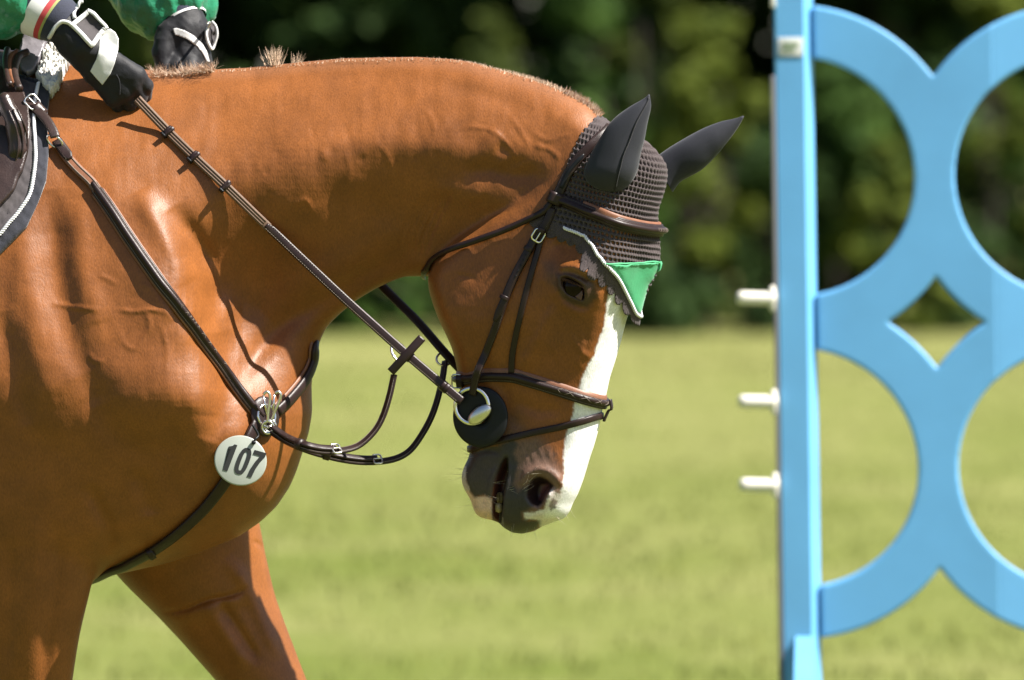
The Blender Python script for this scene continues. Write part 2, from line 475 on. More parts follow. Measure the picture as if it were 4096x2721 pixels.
# veins
for ln, a in [([(205,1212),(290,1228),(400,1238)], .2), ([(465,1240),(540,1247),(590,1240),(640,1245),(665,1260)], .2),
              ([(390,1100),(440,1120),(470,1140)], .12), ([(480,1330),(500,1375),(540,1395),(575,1350),(600,1300),(570,1220)], .14),
              ([(355,1410),(380,1440),(420,1445)], .14), ([(1180,820),(1225,800),(1260,860)], .15), ([(640,1290),(670,1400),(665,1500)], .12),
              ([(560,1130),(610,1160),(650,1230),(700,1290)], .12), ([(1690,430),(1730,480),(1740,560)], .08), ([(2130,580),(2200,600),(2245,640)], .14), ([(2120,520),(2190,560),(2270,540),(2280,560)], .1),
              ([(2040,460),(2080,520),(2120,590)], .1), ([(1500,560),(1560,640),(1570,740)], .09), ([(1380,600),(1400,680),(1385,760)], .08)]:
    tb(ln, 8, a, .22 if ln[0][0] < 900 else .08)
# short wrinkles over the neck
for k in range(34):
    x0, y0 = rnd.uniform(1000, 2150), rnd.uniform(430, 900)
    L = rnd.uniform(30, 90); an = rnd.uniform(1.0, 1.9)
    tb([(x0, y0), (x0 + L * .5 * math.cos(an), y0 + L * .5 * math.sin(an)), (x0 + L * math.cos(an + .3), y0 + L * math.sin(an + .3))], rnd.uniform(9, 18), rnd.uniform(-.12, .12), .08)
Wt += 0.0011 * vnoise(G2 * np.array([1.0, .35]), 55, 13, 2).reshape(NZ, NX)
Wt += 0.0014 * (vnoise(G2, 26, 3, 3) + 0.6 * vnoise(G2, 9, 5, 2)).reshape(NZ, NX)

def warp(A):
    # the maps are drawn on the plane y = 0; the turned trunk lies a little nearer or farther
    kk = 12.0 / (12.0 + bend(X1))
    out = np.empty_like(A)
    for i in range(NX):
        xi = (X1[i] * kk[i] - gx0) / VOX
        i0 = int(np.clip(math.floor(xi), 0, NX - 2)); f = np.clip(xi - i0, 0, 1)
        c = A[:, i0] * (1 - f) + A[:, i0 + 1] * f
        out[:, i] = np.interp(CAMZ + (Z1 - CAMZ) * kk[i], Z1, c)
    return out
Wt, Ut, Rt = warp(Wt), warp(Ut), warp(Rt)

# ------------------------------------------------------------------ head profile in its own frame
def rowsl(rows):
    o = []
    for px, py, w, r in rows:       # left edge (jaw): silhouette of a rounded slice
        dx = (w - r) / 100 * ST + r / 100
        sx, z = hpx(px, py, 0.0)
        o.append((sx + (dx - r / 100 * CT) / CT * 1.0 , z))
    return o
def rowsr(rows):
    o = []
    for px, py, w, r in rows:
        dx = (w - r) / 100 * ST + r / 100 - r / 100 * CT
        sx, z = hpx(px, py, 0.0)
        o.append((sx - dx / CT, z))
    return o
HR = [(2470,505,5,3.5),(2545,545,6.5,4),(2600,610,7.5,5),(2632,700,8,5.5),(2634,800,8.4,6),(2626,900,8.6,6),(2616,1000,8.5,6),(2592,1100,8,5.5),(2556,1200,7.2,5),(2517,1273,6.5,4.5),
      (2490,1370,5.6,4.2),(2464,1452,5,4),(2444,1513,4.8,3.8),(2428,1585,4.6,3.8),(2414,1640,4.6,3.8),(2404,1691,4.6,3.8),(2393,1739,4.6,3.8),(2378,1793,4.7,3.8),(2366,1832,4.9,3.6),
      (2359,1866,5.3,3.4),(2350,1905,5.6,3.2),(2334,1953,5.6,3),(2320,1985,5.4,3),(2303,2012,5,2.8),(2288,2049,4.4,2.6),(2262,2076,3.6,2.4)]
HB = [(2206,2092,1.6),(2158,2110,2.2),(2133,2126,2),(2085,2137,1.4),(2047,2132,1.2),(2015,2113,1.0),(1994,2090,.5)]
HL = [(1960,2079,1.6,1.2),(1929,2074,2,1.4),(1903,2061,2.4,1.6),(1890,2039,2.8,1.8),(1882,2010,3,1.8),(1871,1988,3.1,1.8),(1855,1962,3.2,2),(1842,1931,3.3,2),(1841,1899,3.3,2),(1852,1864,3.2,2),(1868,1835,3.1,2),
      (1877,1808,3.1,2),(1866,1770,3.3,2),(1848,1700,3.6,2),(1836,1600,4,2),(1824,1508,4.6,2.2),(1811,1442,5.2,2.4),(1796,1391,5.6,2.5),(1770,1335,6,2.6),(1740,1273,6.2,2.7),(1719,1217,6.3,2.8),(1704,1166,6.2,2.8),
      (1700,1110,5.8,2.8),(1740,1030,5.4,2.8),(1830,940,5.4,2.8),(1960,840,5.5,3),(2100,740,5.5,3),(2230,620,5,3),(2360,520,4.5,3)]
head_poly = np.array(rowsr(HR) + [hpx(a, b, c / 100 * .5) for a, b, c in HB] + rowsl(HL))
HV = 0.0016
S1 = np.arange(head_poly[:, 0].min() - 0.05, head_poly[:, 0].max() + 0.05, HV)
HZ1 = Z1[(Z1 > head_poly[:, 1].min() - 0.05) & (Z1 < head_poly[:, 1].max() + 0.05)]
HW = [(2400,560,6),(2300,640,6.6),(2300,760,7.2),(2450,620,6.2),(2450,720,7.4),(2360,860,8.2),(2500,820,7.8),(2500,950,8.2),(2560,900,7),(2200,900,7.6),
 (2180,1020,8.2),(2230,1070,9.2),(2300,1072,10.2),(2360,1090,10.0),(2410,1130,8.6),(2290,1150,10.0),(2380,1170,8.8),(2240,1140,9.4),(2260,990,8.2),(2330,960,8.6),(2240,1230,8.6),(2330,1240,8.4),(2160,1180,8.6),
 (1900,1150,8.0),(1800,1240,7.6),(1950,1290,8.4),(2060,1230,8.7),(1740,1150,6.8),(1780,1080,7.2),(1900,1030,7.4),(2050,1100,8.4),(2060,980,7.8),(1860,1390,6.8),(1980,1420,7.2),(2110,1380,7.4),(2150,1310,7.9),
 (2250,1330,7.2),(2330,1340,6.6),(2400,1310,6.3),(2230,1440,6.2),(2330,1440,5.7),(2380,1400,5.6),
 (1850,1500,5.2),(1950,1510,5.8),(2070,1500,6.2),(2180,1520,5.8),(2300,1530,5.2),(2370,1520,4.9),
 (1870,1640,4.2),(1960,1650,5.0),(2100,1660,5.3),(2240,1650,5.0),(2330,1650,4.6),
 (1890,1780,3.6),(1950,1780,4.3),(2030,1790,4.9),(2130,1790,5.1),(2250,1790,4.8),(2320,1790,4.4),
 (1880,1900,3.7),(1940,1880,4.3),(1990,1870,4.4),(2050,1880,4.9),(2120,1880,5.3),(2220,1880,5.3),(2290,1880,4.9),
 (1890,1970,3.6),(1940,1960,4.1),(2040,1970,5.0),(2100,1970,5.5),(2200,1970,5.8),(2260,1970,5.2),
 (1930,2050,2.8),(2030,2050,4.4),(2100,2050,5.0),(2180,2050,4.8),(2230,2050,4.0),(2080,2110,3.4)]
hc = np.array([hpx(a, b, c / 100) for a, b, c in HW]); hw = np.array([c for *_, c in HW]) / 100
Wh = coarse_map(lambda q: tps(hc, hw, q, 2e-4), S1, HZ1, 5)
HRC = [(2500,560,4),(2630,750,6),(2616,1000,6),(2520,1270,4.5),(2450,1500,3.6),(2400,1700,3.4),(2350,1900,3),(2280,2050,2.4),(2085,2137,2.2),(1960,2079,1.6),(1890,2020,1.8),(1841,1900,2.0),(1868,1835,2),(1836,1600,2.6),(1790,1390,3.2),(1705,1160,3.2),(1960,840,4)]
hrc = np.array([hpx(a, b, 0) for a, b, c in HRC]); hrv = np.array([c for *_, c in HRC]) / 100
Rh = np.clip(coarse_map(lambda q: tps(hrc, hrv, q, 1e-2), S1, HZ1, 5), 0.014, 0.07)
GH = np.stack(np.meshgrid(S1, HZ1), -1).reshape(-1, 2)
Dh = blur2(sdf2(head_poly, GH).reshape(len(HZ1), len(S1)), 6)
Uh = blur2(1 - np.minimum(Dh / Rh, 1.0), 4)
def hb(line, sig, amp, l=0.06, taper=True):
    brush(Wh, GH, Wh.shape, line, sig / 2560, amp, taper, conv=lambda a, b: hpx(a, b, l))
def hpoly(pl, l): return np.array([hpx(a, b, l) for a, b in pl])
# cheek bone, orbit, facial crest, veins
hb([(2235,1210),(2170,1330),(2110,1440),(2080,1500)], 26, 0.45, .08)
hb([(2230,1075),(2290,1066),(2350,1090),(2390,1118)], 14, 0.55, .10)
hb([(2225,1098),(2270,1092),(2330,1108),(2375,1140)], 9, -0.45, .10)
hb([(2235,1165),(2265,1195),(2310,1222),(2350,1220),(2380,1190)], 22, -0.45, .095)
hb([(2215,1160),(2250,1215),(2310,1250),(2370,1240)], 16, 0.25, .09)
hb([(2395,1150),(2385,1210),(2350,1240)], 14, 0.3, .09)
hb([(2220,960),(2260,1000),(2330,1010)], 40, -0.5, .085)
hb([(2290,1340),(2320,1400),(2365,1440)], 9, 0.2, .065)
hb([(2320,1310),(2330,1390),(2310,1460),(2330,1480)], 9, 0.16, .065)
hb([(2150,1350),(2220,1400),(2240,1480)], 8, 0.12, .065)
hb([(2040,1300),(2060,1380),(2010,1480)], 30, -0.25, .08)
hb([(1820,1100),(1880,1110),(1905,1130)], 8, -.12, .08)
hb([(2050,1600),(2150,1640),(2250,1640)], 26, -0.25, .055)
hb([(1990,1480),(2030,1600),(2060,1720)], 30, -0.3, .055)
for k in range(9):                          # wrinkles above the nostril
    x0 = 2085 + k * 17; y0 = 1782 + (k % 3) * 12
    hb([(x0, y0), (x0 + 12, y0 + 30), (x0 + 30 + 2 * k, y0 + 66)], 7, -0.07 if k % 2 else 0.06, .05)
for k in range(6):                          # upright folds on the upper lip
    x0 = 2018 + k * 13
    hb([(x0 + 6, 1880), (x0, 1960), (x0 + 4, 2050)], 5, -0.14, .05)
# nostril
NOS = [(2108,1990),(2112,1950),(2130,1918),(2160,1908),(2190,1920),(2214,1944),(2198,1962),(2180,1985),(2168,2012),(2150,2026),(2126,2016)]
np_ = hpoly(NOS, .055)
dn = sdf2(np_, GH).reshape(Wh.shape)
hb([(2082,1945),(2100,1905),(2150,1878),(2200,1888),(2240,1925),(2256,1966)], 15, 0.5, .055)
hb([(2205,1965),(2190,2000),(2172,2034)], 11, 0.35, .055)
Wh -= 0.030 * sstep(-0.004, 0.012, dn)
# open mouth
MOU = [(2024,1832),(2028,1889),(2017,1937),(2009,1972),(2006,2023),(1996,2060),(1992,2100),(1972,2100),(1968,2061),(1970,2001),(1978,1947),(1991,1899),(2008,1857)]
dm = sdf2(hpoly(MOU, .045), GH).reshape(Wh.shape)
hb([(2036,1850),(2034,1920),(2026,1990),(2014,2060)], 10, 0.3, .045)
hb([(1990,1860),(1966,1920),(1946,2000),(1944,2056)], 9, 0.25, .045)
Wh = np.minimum(Wh, 0.012 + 0.05 * (1 - sstep(-0.0035, 0.0035, dm))) if False else Wh - (Wh - 0.010) * sstep(-0.003, 0.004, dm)
# chin groove and the corner of the mouth
hb([(1870,1820),(1950,1800),(2010,1810)], 14, -0.3, .04)
# eye opening
EYE = [(2243,1112),(2262,1108),(2286,1116),(2312,1130),(2330,1148),(2333,1172),(2326,1202),(2306,1192),(2280,1182),(2260,1168),(2246,1142)]
de = sdf2(hpoly(EYE, .10), GH).reshape(Wh.shape)
Wh += 0.0035 * np.exp(-((de + 0.004) / 0.004) ** 2)
Wh -= 0.016 * sstep(-0.0012, 0.0035, de)
Wh += 0.0012 * (vnoise(GH, 40, 9, 3)).reshape(Wh.shape)
Wh = np.maximum(blur2(Wh, 1), 0.008)

def limb_field(path, Xg, Zg, y, k=None):
    """chain of tapering elliptical sections: (x, z, half width in view, y centre, half width across)"""
    best = None
    q = catmull(np.array(path), 10 * len(path))
    gx, gz = np.meshgrid(Xg, Zg)
    for i in range(len(q) - 1):
        a, b = q[i], q[i + 1]
        ab = b[:2] - a[:2]
        t = np.clip(((gx - a[0]) * ab[0] + (gz - a[1]) * ab[1]) / (ab @ ab), 0, 1)
        d2 = (gx - a[0] - t * ab[0]) ** 2 + (gz - a[1] - t * ab[1]) ** 2
        A = a[2] + t * (b[2] - a[2]); yc = a[3] + t * (b[3] - a[3]); B = a[4] + t * (b[4] - a[4])
        f = (np.sqrt(d2 / A ** 2 + ((y - yc) / B) ** 2) - 1) * np.minimum(A, B)
        best = f if best is None else np.minimum(best, f)
    return best
def lp(px, py, hw, yc, b):
    q0 = P(px, py, yc); yc = yc + float(bend(q0[0])); q = P(px, py, yc); return (q[0], q[2], hw / 2560, yc, b)
near_leg = [lp(110,1750,330,-.105,.10), lp(100,2000,310,-.112,.092), lp(98,2220,285,-.106,.082), lp(104,2500,218,-.098,.066), lp(104,2721,184,-.088,.052), lp(100,3000,150,-.083,.047)]
far_leg = [lp(560,1850,330,.13,.10), lp(690,2060,330,.155,.100), lp(812,2283,262,.175,.092), lp(905,2455,212,.185,.080), lp(1060,2721,158,.185,.062), lp(1200,3000,130,.18,.050)]

def smin(a, b, k):
    h = np.clip(0.5 + 0.5 * (b - a) / k, 0, 1)
    return b + (a - b) * h - k * h * (1 - h)
F = np.empty((NY, NZ, NX), np.float32)
hz_i = np.searchsorted(Z1, HZ1[0]); hz_j = hz_i + len(HZ1)
xi0 = np.searchsorted(X1, P(1600, 0, 0)[0])
XH = X1[xi0:]
zl = np.searchsorted(Z1, P(0, 1600, 0)[2])
bx = bend(X1)
Wt32 = Wt.astype(np.float32); Ut32 = Ut.astype(np.float32)
for j, y in enumerate(Y1):
    q = np.abs((y - bx)[None, :]) / Wt32
    q2 = q * q; u2 = Ut32 * Ut32
    r = np.sqrt(q2 + u2) + 1e-6
    sc = (Wt32 * q2 + Rt * u2) / (q2 + u2 + 1e-6)
    f = (r - 1) * sc
    sub = limb = None
    if -0.30 < y < 0.14:
        xe = np.searchsorted(X1, P(620, 0, 0)[0])
        g = limb_field(near_leg, X1[:xe:3], Z1[:zl:3], y)
        g = np.stack([np.interp(X1[:xe], X1[:xe:3], rr) for rr in g]); g = np.stack([np.interp(Z1[:zl], Z1[:zl:3], g[:, i]) for i in range(g.shape[1])], 1)
        f[:zl, :xe] = smin(f[:zl, :xe], g, 0.035)
    if 0.0 < y < 0.33:
        xs, xe = np.searchsorted(X1, P(200, 0, 0)[0]), np.searchsorted(X1, P(1500, 0, 0)[0])
        g = limb_field(far_leg, X1[xs:xe:3], Z1[:zl:3], y)
        g = np.stack([np.interp(X1[xs:xe], X1[xs:xe:3], rr) for rr in g]); g = np.stack([np.interp(Z1[:zl], Z1[:zl:3], g[:, i]) for i in range(g.shape[1])], 1)
        f[:zl, xs:xe] = smin(f[:zl, xs:xe], g, 0.03)
    # head
    s = (XH - HX0) * CT - (y - HY0) * ST
    l = -(XH - HX0) * ST - (y - HY0) * CT
    fi = np.clip((s - S1[0]) / HV, 0, len(S1) - 1.001)
    ii = fi.astype(int); ff = (fi - ii)[None, :]
    wv = Wh[:, ii] * (1 - ff) + Wh[:, ii + 1] * ff
    uv = Uh[:, ii] * (1 - ff) + Uh[:, ii + 1] * ff
    rv_ = Rh[:, ii]
    q = np.abs(l)[None, :] / wv
    q2 = q * q; u2 = uv * uv
    sc = (wv * q2 + rv_ * u2) / (q2 + u2 + 1e-6)
    fh = (np.sqrt(q2 + u2) - 1) * sc
    f[hz_i:hz_j, xi0:] = smin(f[hz_i:hz_j, xi0:], fh, 0.010)
    F[j] = f
F[0] = F[-1] = 0.01; F[:, 0] = F[:, -1] = 0.01; F[:, :, 0] = F[:, :, -1] = 0.01

def surface_nets(F, org, h):
    ny, nz, nx = F.shape
    ins = F < 0
    cells = []; poss = []; quads = []
    def cid(j, k, i): return (j * nz + k) * nx + i
    for ax in range(3):
        sl0 = [slice(None)] * 3; sl1 = [slice(None)] * 3
        sl0[ax] = slice(None, -1); sl1[ax] = slice(1, None)
        cr = np.argwhere(ins[tuple(sl0)] != ins[tuple(sl1)])
        a = cr; b = cr.copy(); b[:, ax] += 1
        f0 = F[a[:, 0], a[:, 1], a[:, 2]].astype(float); f1 = F[b[:, 0], b[:, 1], b[:, 2]].astype(float)
        pos = a.astype(float); pos[:, ax] += f0 / (f0 - f1)
        o1, o2 = [(1, 2), (2, 0), (0, 1)][ax]
        four = []
        for d1, d2 in ((0, 0), (1, 0), (1, 1), (0, 1)):
            c = a.copy(); c[:, o1] -= d1; c[:, o2] -= d2
            id_ = cid(c[:, 0], c[:, 1], c[:, 2])
            four.append(id_); cells.append(id_); poss.append(pos)
        four = np.stack(four, 1)
        flip = f0 > 0
        four[flip] = four[flip][:, ::-1]
        quads.append(four)
    cells = np.concatenate(cells); poss = np.concatenate(poss); quads = np.concatenate(quads)
    u, inv = np.unique(cells, return_inverse=True)
    cnt = np.bincount(inv)
    v = np.stack([np.bincount(inv, poss[:, k]) / cnt for k in range(3)], 1)
    q = np.searchsorted(u, quads)
    xyz = np.stack([org[0] + h * v[:, 2], org[1] + h * v[:, 0], org[2] + h * v[:, 1]], 1)
    return xyz, q
bv, bf = surface_nets(F, (gx0, gy0, gz0), VOX)
del F
def lap(v, f, it, lam=0.5):
    e = np.concatenate([f[:, [0, 1]], f[:, [1, 2]], f[:, [2, 3]], f[:, [3, 0]]])
    e = np.r_[e, e[:, ::-1]]
    cnt = np.bincount(e[:, 0], minlength=len(v))[:, None]
    for k in range(it):
        s = np.stack([np.bincount(e[:, 0], v[e[:, 1], c], minlength=len(v)) for c in range(3)], 1) / cnt
        v = v + (lam if k % 2 == 0 else -lam * 0.98) * (s - v)
    return v
bv = lap(bv, bf, 4)
# folds and tendons of the far foreleg, muscle edges of the near one
_px, _py = pix(bv)
def vbrush(line, sig, amp, sel):
    q = catmull(np.array(line, float), 6 * len(line))
    m = sel & (_px > q[:, 0].min() - 3 * sig) & (_px < q[:, 0].max() + 3 * sig) & (_py > q[:, 1].min() - 3 * sig) & (_py < q[:, 1].max() + 3 * sig)
    d, t = seg_dist(q, np.c_[_px, _py][m])
    a = np.exp(-(d / sig) ** 2) * np.clip(np.minimum(t, 1 - t) * 5, 0, 1)
    bv[m, 1] -= amp / 100 * a
_fl = (bv[:, 1] > .03) & (_py > 2080) & (_px > 480)
vbrush([(640,2452),(740,2438),(830,2402),(930,2380),(1000,2346)], 11, -.5, _fl)
vbrush([(650,2490),(770,2462),(890,2420),(1010,2385)], 26, .35, _fl)
vbrush([(900,2230),(960,2300),(1010,2390),(1060,2500),(1120,2640)], 30, .7, _fl)
vbrush([(820,2420),(900,2540),(990,2680)], 28, .6, _fl)
vbrush([(860,2380),(940,2500),(1040,2660)], 22, -.7, _fl)
vbrush([(1010,2160),(1050,2190),(1080,2230)], 10, -.4, _fl)
_nl = (bv[:, 1] < .06) & (_py > 1950) & (_px < 480)
vbrush([(150,2060),(140,2300),(110,2500),(100,2600)], 36, .3, _nl)
vbrush([(240,2080),(225,2300),(190,2560),(170,2760)], 30, -.5, _nl)
vbrush([(50,2150),(40,2400),(20,2700)], 30, -.5, _nl)
# check winding: normals must point outwards
_n = np.cross(bv[bf[:, 1]] - bv[bf[:, 0]], bv[bf[:, 2]] - bv[bf[:, 0]])
_c = bv[bf].mean(1)
if (_n * (_c - np.array([P(900, 1100, 0)]))).sum() < 0: bf = bf[:, ::-1].copy()

# ---- coat colours (the animal's own markings)
def near_pix(v):
    """picture coordinates of each point folded onto the near side of the animal"""
    s, l = head_sl(v)
    yb = v[:, 1] - bend(v[:, 0])
    t = v.copy(); t[:, 1] = -np.abs(yb) + bend(v[:, 0])
    h = head_xyz(s, np.abs(l), v[:, 2])
    return pix(t), pix(h), s, l
(tpx, tpy), (hpx_, hpy_), hs, hl = near_pix(bv)
hfi = np.clip(((hs - S1[0]) / HV).astype(int), 0, len(S1) - 1); hzi = np.clip(((bv[:, 2] - HZ1[0]) / VOX).astype(int), 0, len(HZ1) - 1)
is_head = (Dh[hzi, hfi] > -0.012) & (np.abs(hl) < Wh[hzi, hfi] + 0.02) & (bv[:, 0] > P(1640, 0, 0)[0]) & (bv[:, 2] < P(0, 480, 0)[2])
HP = np.stack([hpx_, hpy_], 1)
CK = 0.62
col = np.tile(np.array([0.298, 0.0975, 0.0205]), (len(bv), 1))
nz = vnoise(bv, 14, 21, 3)[:, None]
col *= 1 + 0.22 * nz
def mixin(mask, c):
    global col
    m = np.clip(mask, 0, 1)[:, None]
    col = col * (1 - m) + np.asarray(c) * m
# paler band along the crest
_, _tp = 0, np.stack([tpx, tpy], 1)
dc, _ = seg_dist(np.array(TOP), _tp)
mixin(sstep(60, 8, dc) * 0.45 * (~is_head), (0.34, 0.155, 0.080))
jit = 7 * vnoise(bv, 300, 5, 2) + 6 * vnoise(bv, 90, 8, 2)
def paint(pl, c, soft=8, amt=1.0, only=None, j=1.0):
    lo = np.array(pl).min(0) - 60; hi = np.array(pl).max(0) + 60
    m = is_head & (HP > lo).all(1) & (HP < hi).all(1)
    if only is not None: m &= only
    d = sdf2(np.array(pl, float), HP[m]) + j * jit[m]
    k = np.zeros(len(bv)); k[m] = sstep(-soft, soft, d) * amt
    mixin(k, c)
    return k
def c4(l): return [(1750 + a * .3189, 1650 + b * .3189) for a, b in l]
# darker nose, taupe muzzle
paint(c4([(850,250),(1000,330),(1250,300),(1420,480),(1560,700),(1580,1000),(1300,1300),(760,1400),(780,600)]), (0.20, 0.125, 0.095), 40, .85)
paint(c4([(700,60),(1000,0),(1100,200),(1000,330),(780,380)]), (0.13, 0.07, 0.045), 40, .7)
BLZ = [(2436,1060),(2434,1136),(2429,1207),(2418,1294),(2398,1360),(2372,1427),(2337,1493),(2316,1549),(2300,1610),(2292,1656),(2273,1711),(2260,1752),(2254,1809),(2257,1857),(2254,1905),(2250,1940),
       (2240,1975),(2205,1958),(2190,1990),(2178,2033),(2140,2050),(2094,2052),(2101,2080),(2150,2078),(2161,2110),(2240,2110),(2600,2110),(2800,1500),(2800,1060)]
paint(BLZ, (0.80, 0.785, 0.755), 5)
paint(c4([(1390,1180),(1440,1070),(1500,1110),(1480,1190),(1420,1230)]), (0.16, 0.14, 0.14), 4, .9)
paint(c4([(1400,980),(1450,920),(1560,1010),(1500,1150),(1350,1240),(1080,1290),(1100,1340),(1290,1340),(1300,1430),(1500,1330),(1330,1330)]), (0.62, 0.42, 0.38), 14, .45)
LIPU = c4([(790,400),(960,330),(1010,400),(960,520),(1010,640),(990,760),(950,900),(1010,1000),(1120,900),(1240,800),(1330,830),(1230,1000),(1200,1190),(1060,1260),(1070,1340),(1290,1365),(1260,1460),(1050,1560),(800,1500),(730,1350),(790,1170),(860,750)])
paint(LIPU, (0.046, 0.041, 0.041), 11, .96)
LIPL = c4([(380,520),(600,430),(830,420),(870,600),(740,800),(660,1070),(580,1035),(470,1065),(390,980),(345,820),(350,680)])
paint(LIPL, (0.066, 0.053, 0.051), 7, .96)
paint(c4([(250,680),(352,690),(350,830),(395,990),(470,1075),(590,1045),(690,1090),(700,1400),(400,1400),(200,1000)]), (0.78, 0.52, 0.44), 6, .95)
paint(c4([(200,560),(352,690),(350,830),(390,980),(200,1000)]), (0.58, 0.50, 0.47), 5, .8)
for k in range(28):
    x_, y_ = rnd.uniform(2060, 2230), rnd.uniform(1775, 1880)
    r_ = rnd.uniform(2.5, 6)
    paint([(x_ + r_ * math.cos(a), y_ + r_ * 1.5 * math.sin(a)) for a in np.linspace(0, 2 * PI, 7)[:-1]], (0.06, 0.042, 0.036), 5, .45, j=.2)
paint(c4([(790,660),(815,660),(760,800),(700,960),(690,1060),(660,1060),(680,930),(730,790)]), (0.11, 0.085, 0.08), 3, .7, j=.2)
# the far side of the muzzle is brown above and black at the lip
paint([(2150,1840),(2420,1840),(2420,2005),(2150,2005)], (0.26, 0.09, 0.022), 8, .9, only=hl < -.010)
paint([(2120,2000),(2420,2000),(2420,2140),(2120,2140)], (0.034, 0.031, 0.031), 8, .95, only=hl < -.008)
# inside of mouth and nostril
paint(MOU, (0.12, 0.035, 0.030), 2, 1, j=0)
paint(NOS, (0.030, 0.014, 0.014), 4, 1, j=0)
paint([(2165,1940),(2195,1935),(2200,1960),(2170,2005),(2155,2000)], (0.30, 0.10, 0.10), 8, .5, j=0)
# bare dark skin round the eye
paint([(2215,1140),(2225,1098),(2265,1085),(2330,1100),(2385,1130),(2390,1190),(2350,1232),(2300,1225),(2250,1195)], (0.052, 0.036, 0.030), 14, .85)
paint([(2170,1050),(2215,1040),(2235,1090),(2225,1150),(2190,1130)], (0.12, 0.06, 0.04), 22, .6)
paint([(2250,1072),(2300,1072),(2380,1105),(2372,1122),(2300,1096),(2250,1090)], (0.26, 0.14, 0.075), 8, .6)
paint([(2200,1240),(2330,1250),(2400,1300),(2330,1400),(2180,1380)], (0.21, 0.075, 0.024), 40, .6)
# dark knees fade below the picture
low = sstep(P(0, 2700, 0)[2], P(0, 3000, 0)[2], bv[:, 2])
mixin(low * .3, (0.16, 0.06, 0.02))

horse = thing('horse', 'chestnut horse with white blaze, head bowed, walking in bridle and saddle', 'horse', tuple(P(100, 4554, 0)))
# ---- rear of the animal and the lower legs (outside the picture), same mesh
def ell_mesh(path, n=28):
    """closed tube: (x, y, z, rx-in-view, ry-across)"""
    q = np.array(path, float)
    t = np.gradient(q[:, :3], axis=0); t /= np.linalg.norm(t, axis=1)[:, None]
    V = []; Fq = []
    for i, p in enumerate(q):
        yv = np.array([0, 1.0, 0]); yv = yv - t[i] * (yv @ t[i]); yv /= np.linalg.norm(yv)
        xv = np.cross(yv, t[i])
        for k in range(n):
            a = 2 * PI * k / n
            V.append(p[:3] + xv * p[3] * math.cos(a) + yv * p[4] * math.sin(a))
    m = len(q)
    for i in range(m - 1):
        for k in range(n):
            a, b = i * n + k, i * n + (k + 1) % n
            Fq.append((a, b, b + n, a + n))
    V.append(q[0, :3]); V.append(q[-1, :3])
    c0, c1 = len(V) - 2, len(V) - 1
    for k in range(n):
        Fq.append((c0, (k + 1) % n, k, k)); Fq.append((c1, (m - 1) * n + k, (m - 1) * n + (k + 1) % n, (m - 1) * n + (k + 1) % n))
    return np.array(V), np.array([list(f) for f in Fq])
def ep(px, py, y, hw, b): q = P(px, py, y + float(bend(P(px, py, y)[0]))); return (*q, hw / 2560, b)
barrel = catmull([ep(-230,1330,0,880,.235), ep(-500,1370,0,900,.27), ep(-1000,1330,0,860,.30), ep(-1600,1250,0,790,.29), ep(-2100,1150,0,740,.28), ep(-2500,1150,0,600,.24), ep(-2800,1200,0,300,.13), ep(-2860,1230,0,60,.03)], 60)
parts = [ell_mesh(barrel, 40)]
GRD = 4554
def leg(pts): parts.append(ell_mesh(catmull(pts, 50), 22))
leg([ep(105,2850,-.085,165,.050), ep(98,3150,-.083,132,.045), ep(90,3330,-.083,130,.05), ep(70,3500,-.083,90,.036), ep(50,3900,-.083,72,.028), ep(40,4180,-.083,100,.036), ep(60,4330,-.083,88,.034)])
leg([ep(1110,2850,.183,142,.054), ep(1230,3080,.17,125,.046), ep(1290,3250,.12,130,.05), ep(1310,3420,.12,88,.036), ep(1330,3820,.12,72,.028), ep(1340,4130,.12,100,.036), ep(1390,4300,.12,88,.034)])
for yy, dx in ((-.14, 120), (.14, -480)):
    leg([ep(-2450,1500,yy,480,.12), ep(-2400 + dx * .2,2000,yy,380,.105), ep(-2480 + dx * .5,2500,yy,230,.075), ep(-2620 + dx * .8,2950,yy,150,.05), ep(-2700 + dx,3150,yy,165,.05), ep(-2640 + dx,3400,yy,100,.036), ep(-2600 + dx,3900,yy,85,.032), ep(-2580 + dx,4180,yy,105,.038), ep(-2520 + dx,4330,yy,90,.034)])
col = col * np.where(col.min(1, keepdims=True) > .4, .80, CK)
Vs, Fs, Cs = [bv], [bf], [col]
off = len(bv)
for v, f in parts:
    Vs.append(v); Fs.append(f + off); off += len(v)
    c = np.tile(np.array([0.14, 0.048, 0.012]), (len(v), 1)) * (1 - 0.45 * sstep(0.7, 0.4, v[:, 2]))[:, None]
    Cs.append(c)
AV, AF, AC = np.concatenate(Vs), np.concatenate(Fs), np.concatenate(Cs)
quad = AF[:, 2] != AF[:, 3]
me = bpy.data.meshes.new('body')
nq, nt3 = quad.sum(), (~quad).sum()
me.vertices.add(len(AV)); me.vertices.foreach_set('co', AV.astype(np.float32).ravel())
me.loops.add(nq * 4 + nt3 * 3)
me.loops.foreach_set('vertex_index', np.r_[AF[quad].ravel(), AF[~quad][:, :3].ravel()].astype(np.int32))
me.polygons.add(nq + nt3)
me.polygons.foreach_set('loop_start', np.r_[np.arange(nq) * 4, nq * 4 + np.arange(nt3) * 3].astype(np.int32))
me.update(calc_edges=True); me.validate()
ca = me.color_attributes.new('Coat', 'FLOAT_COLOR', 'POINT')
ca.data.foreach_set('color', np.c_[AC, np.ones(len(AC))].astype(np.float32).ravel())
body = new_obj('body', me, M['coat'], horse)
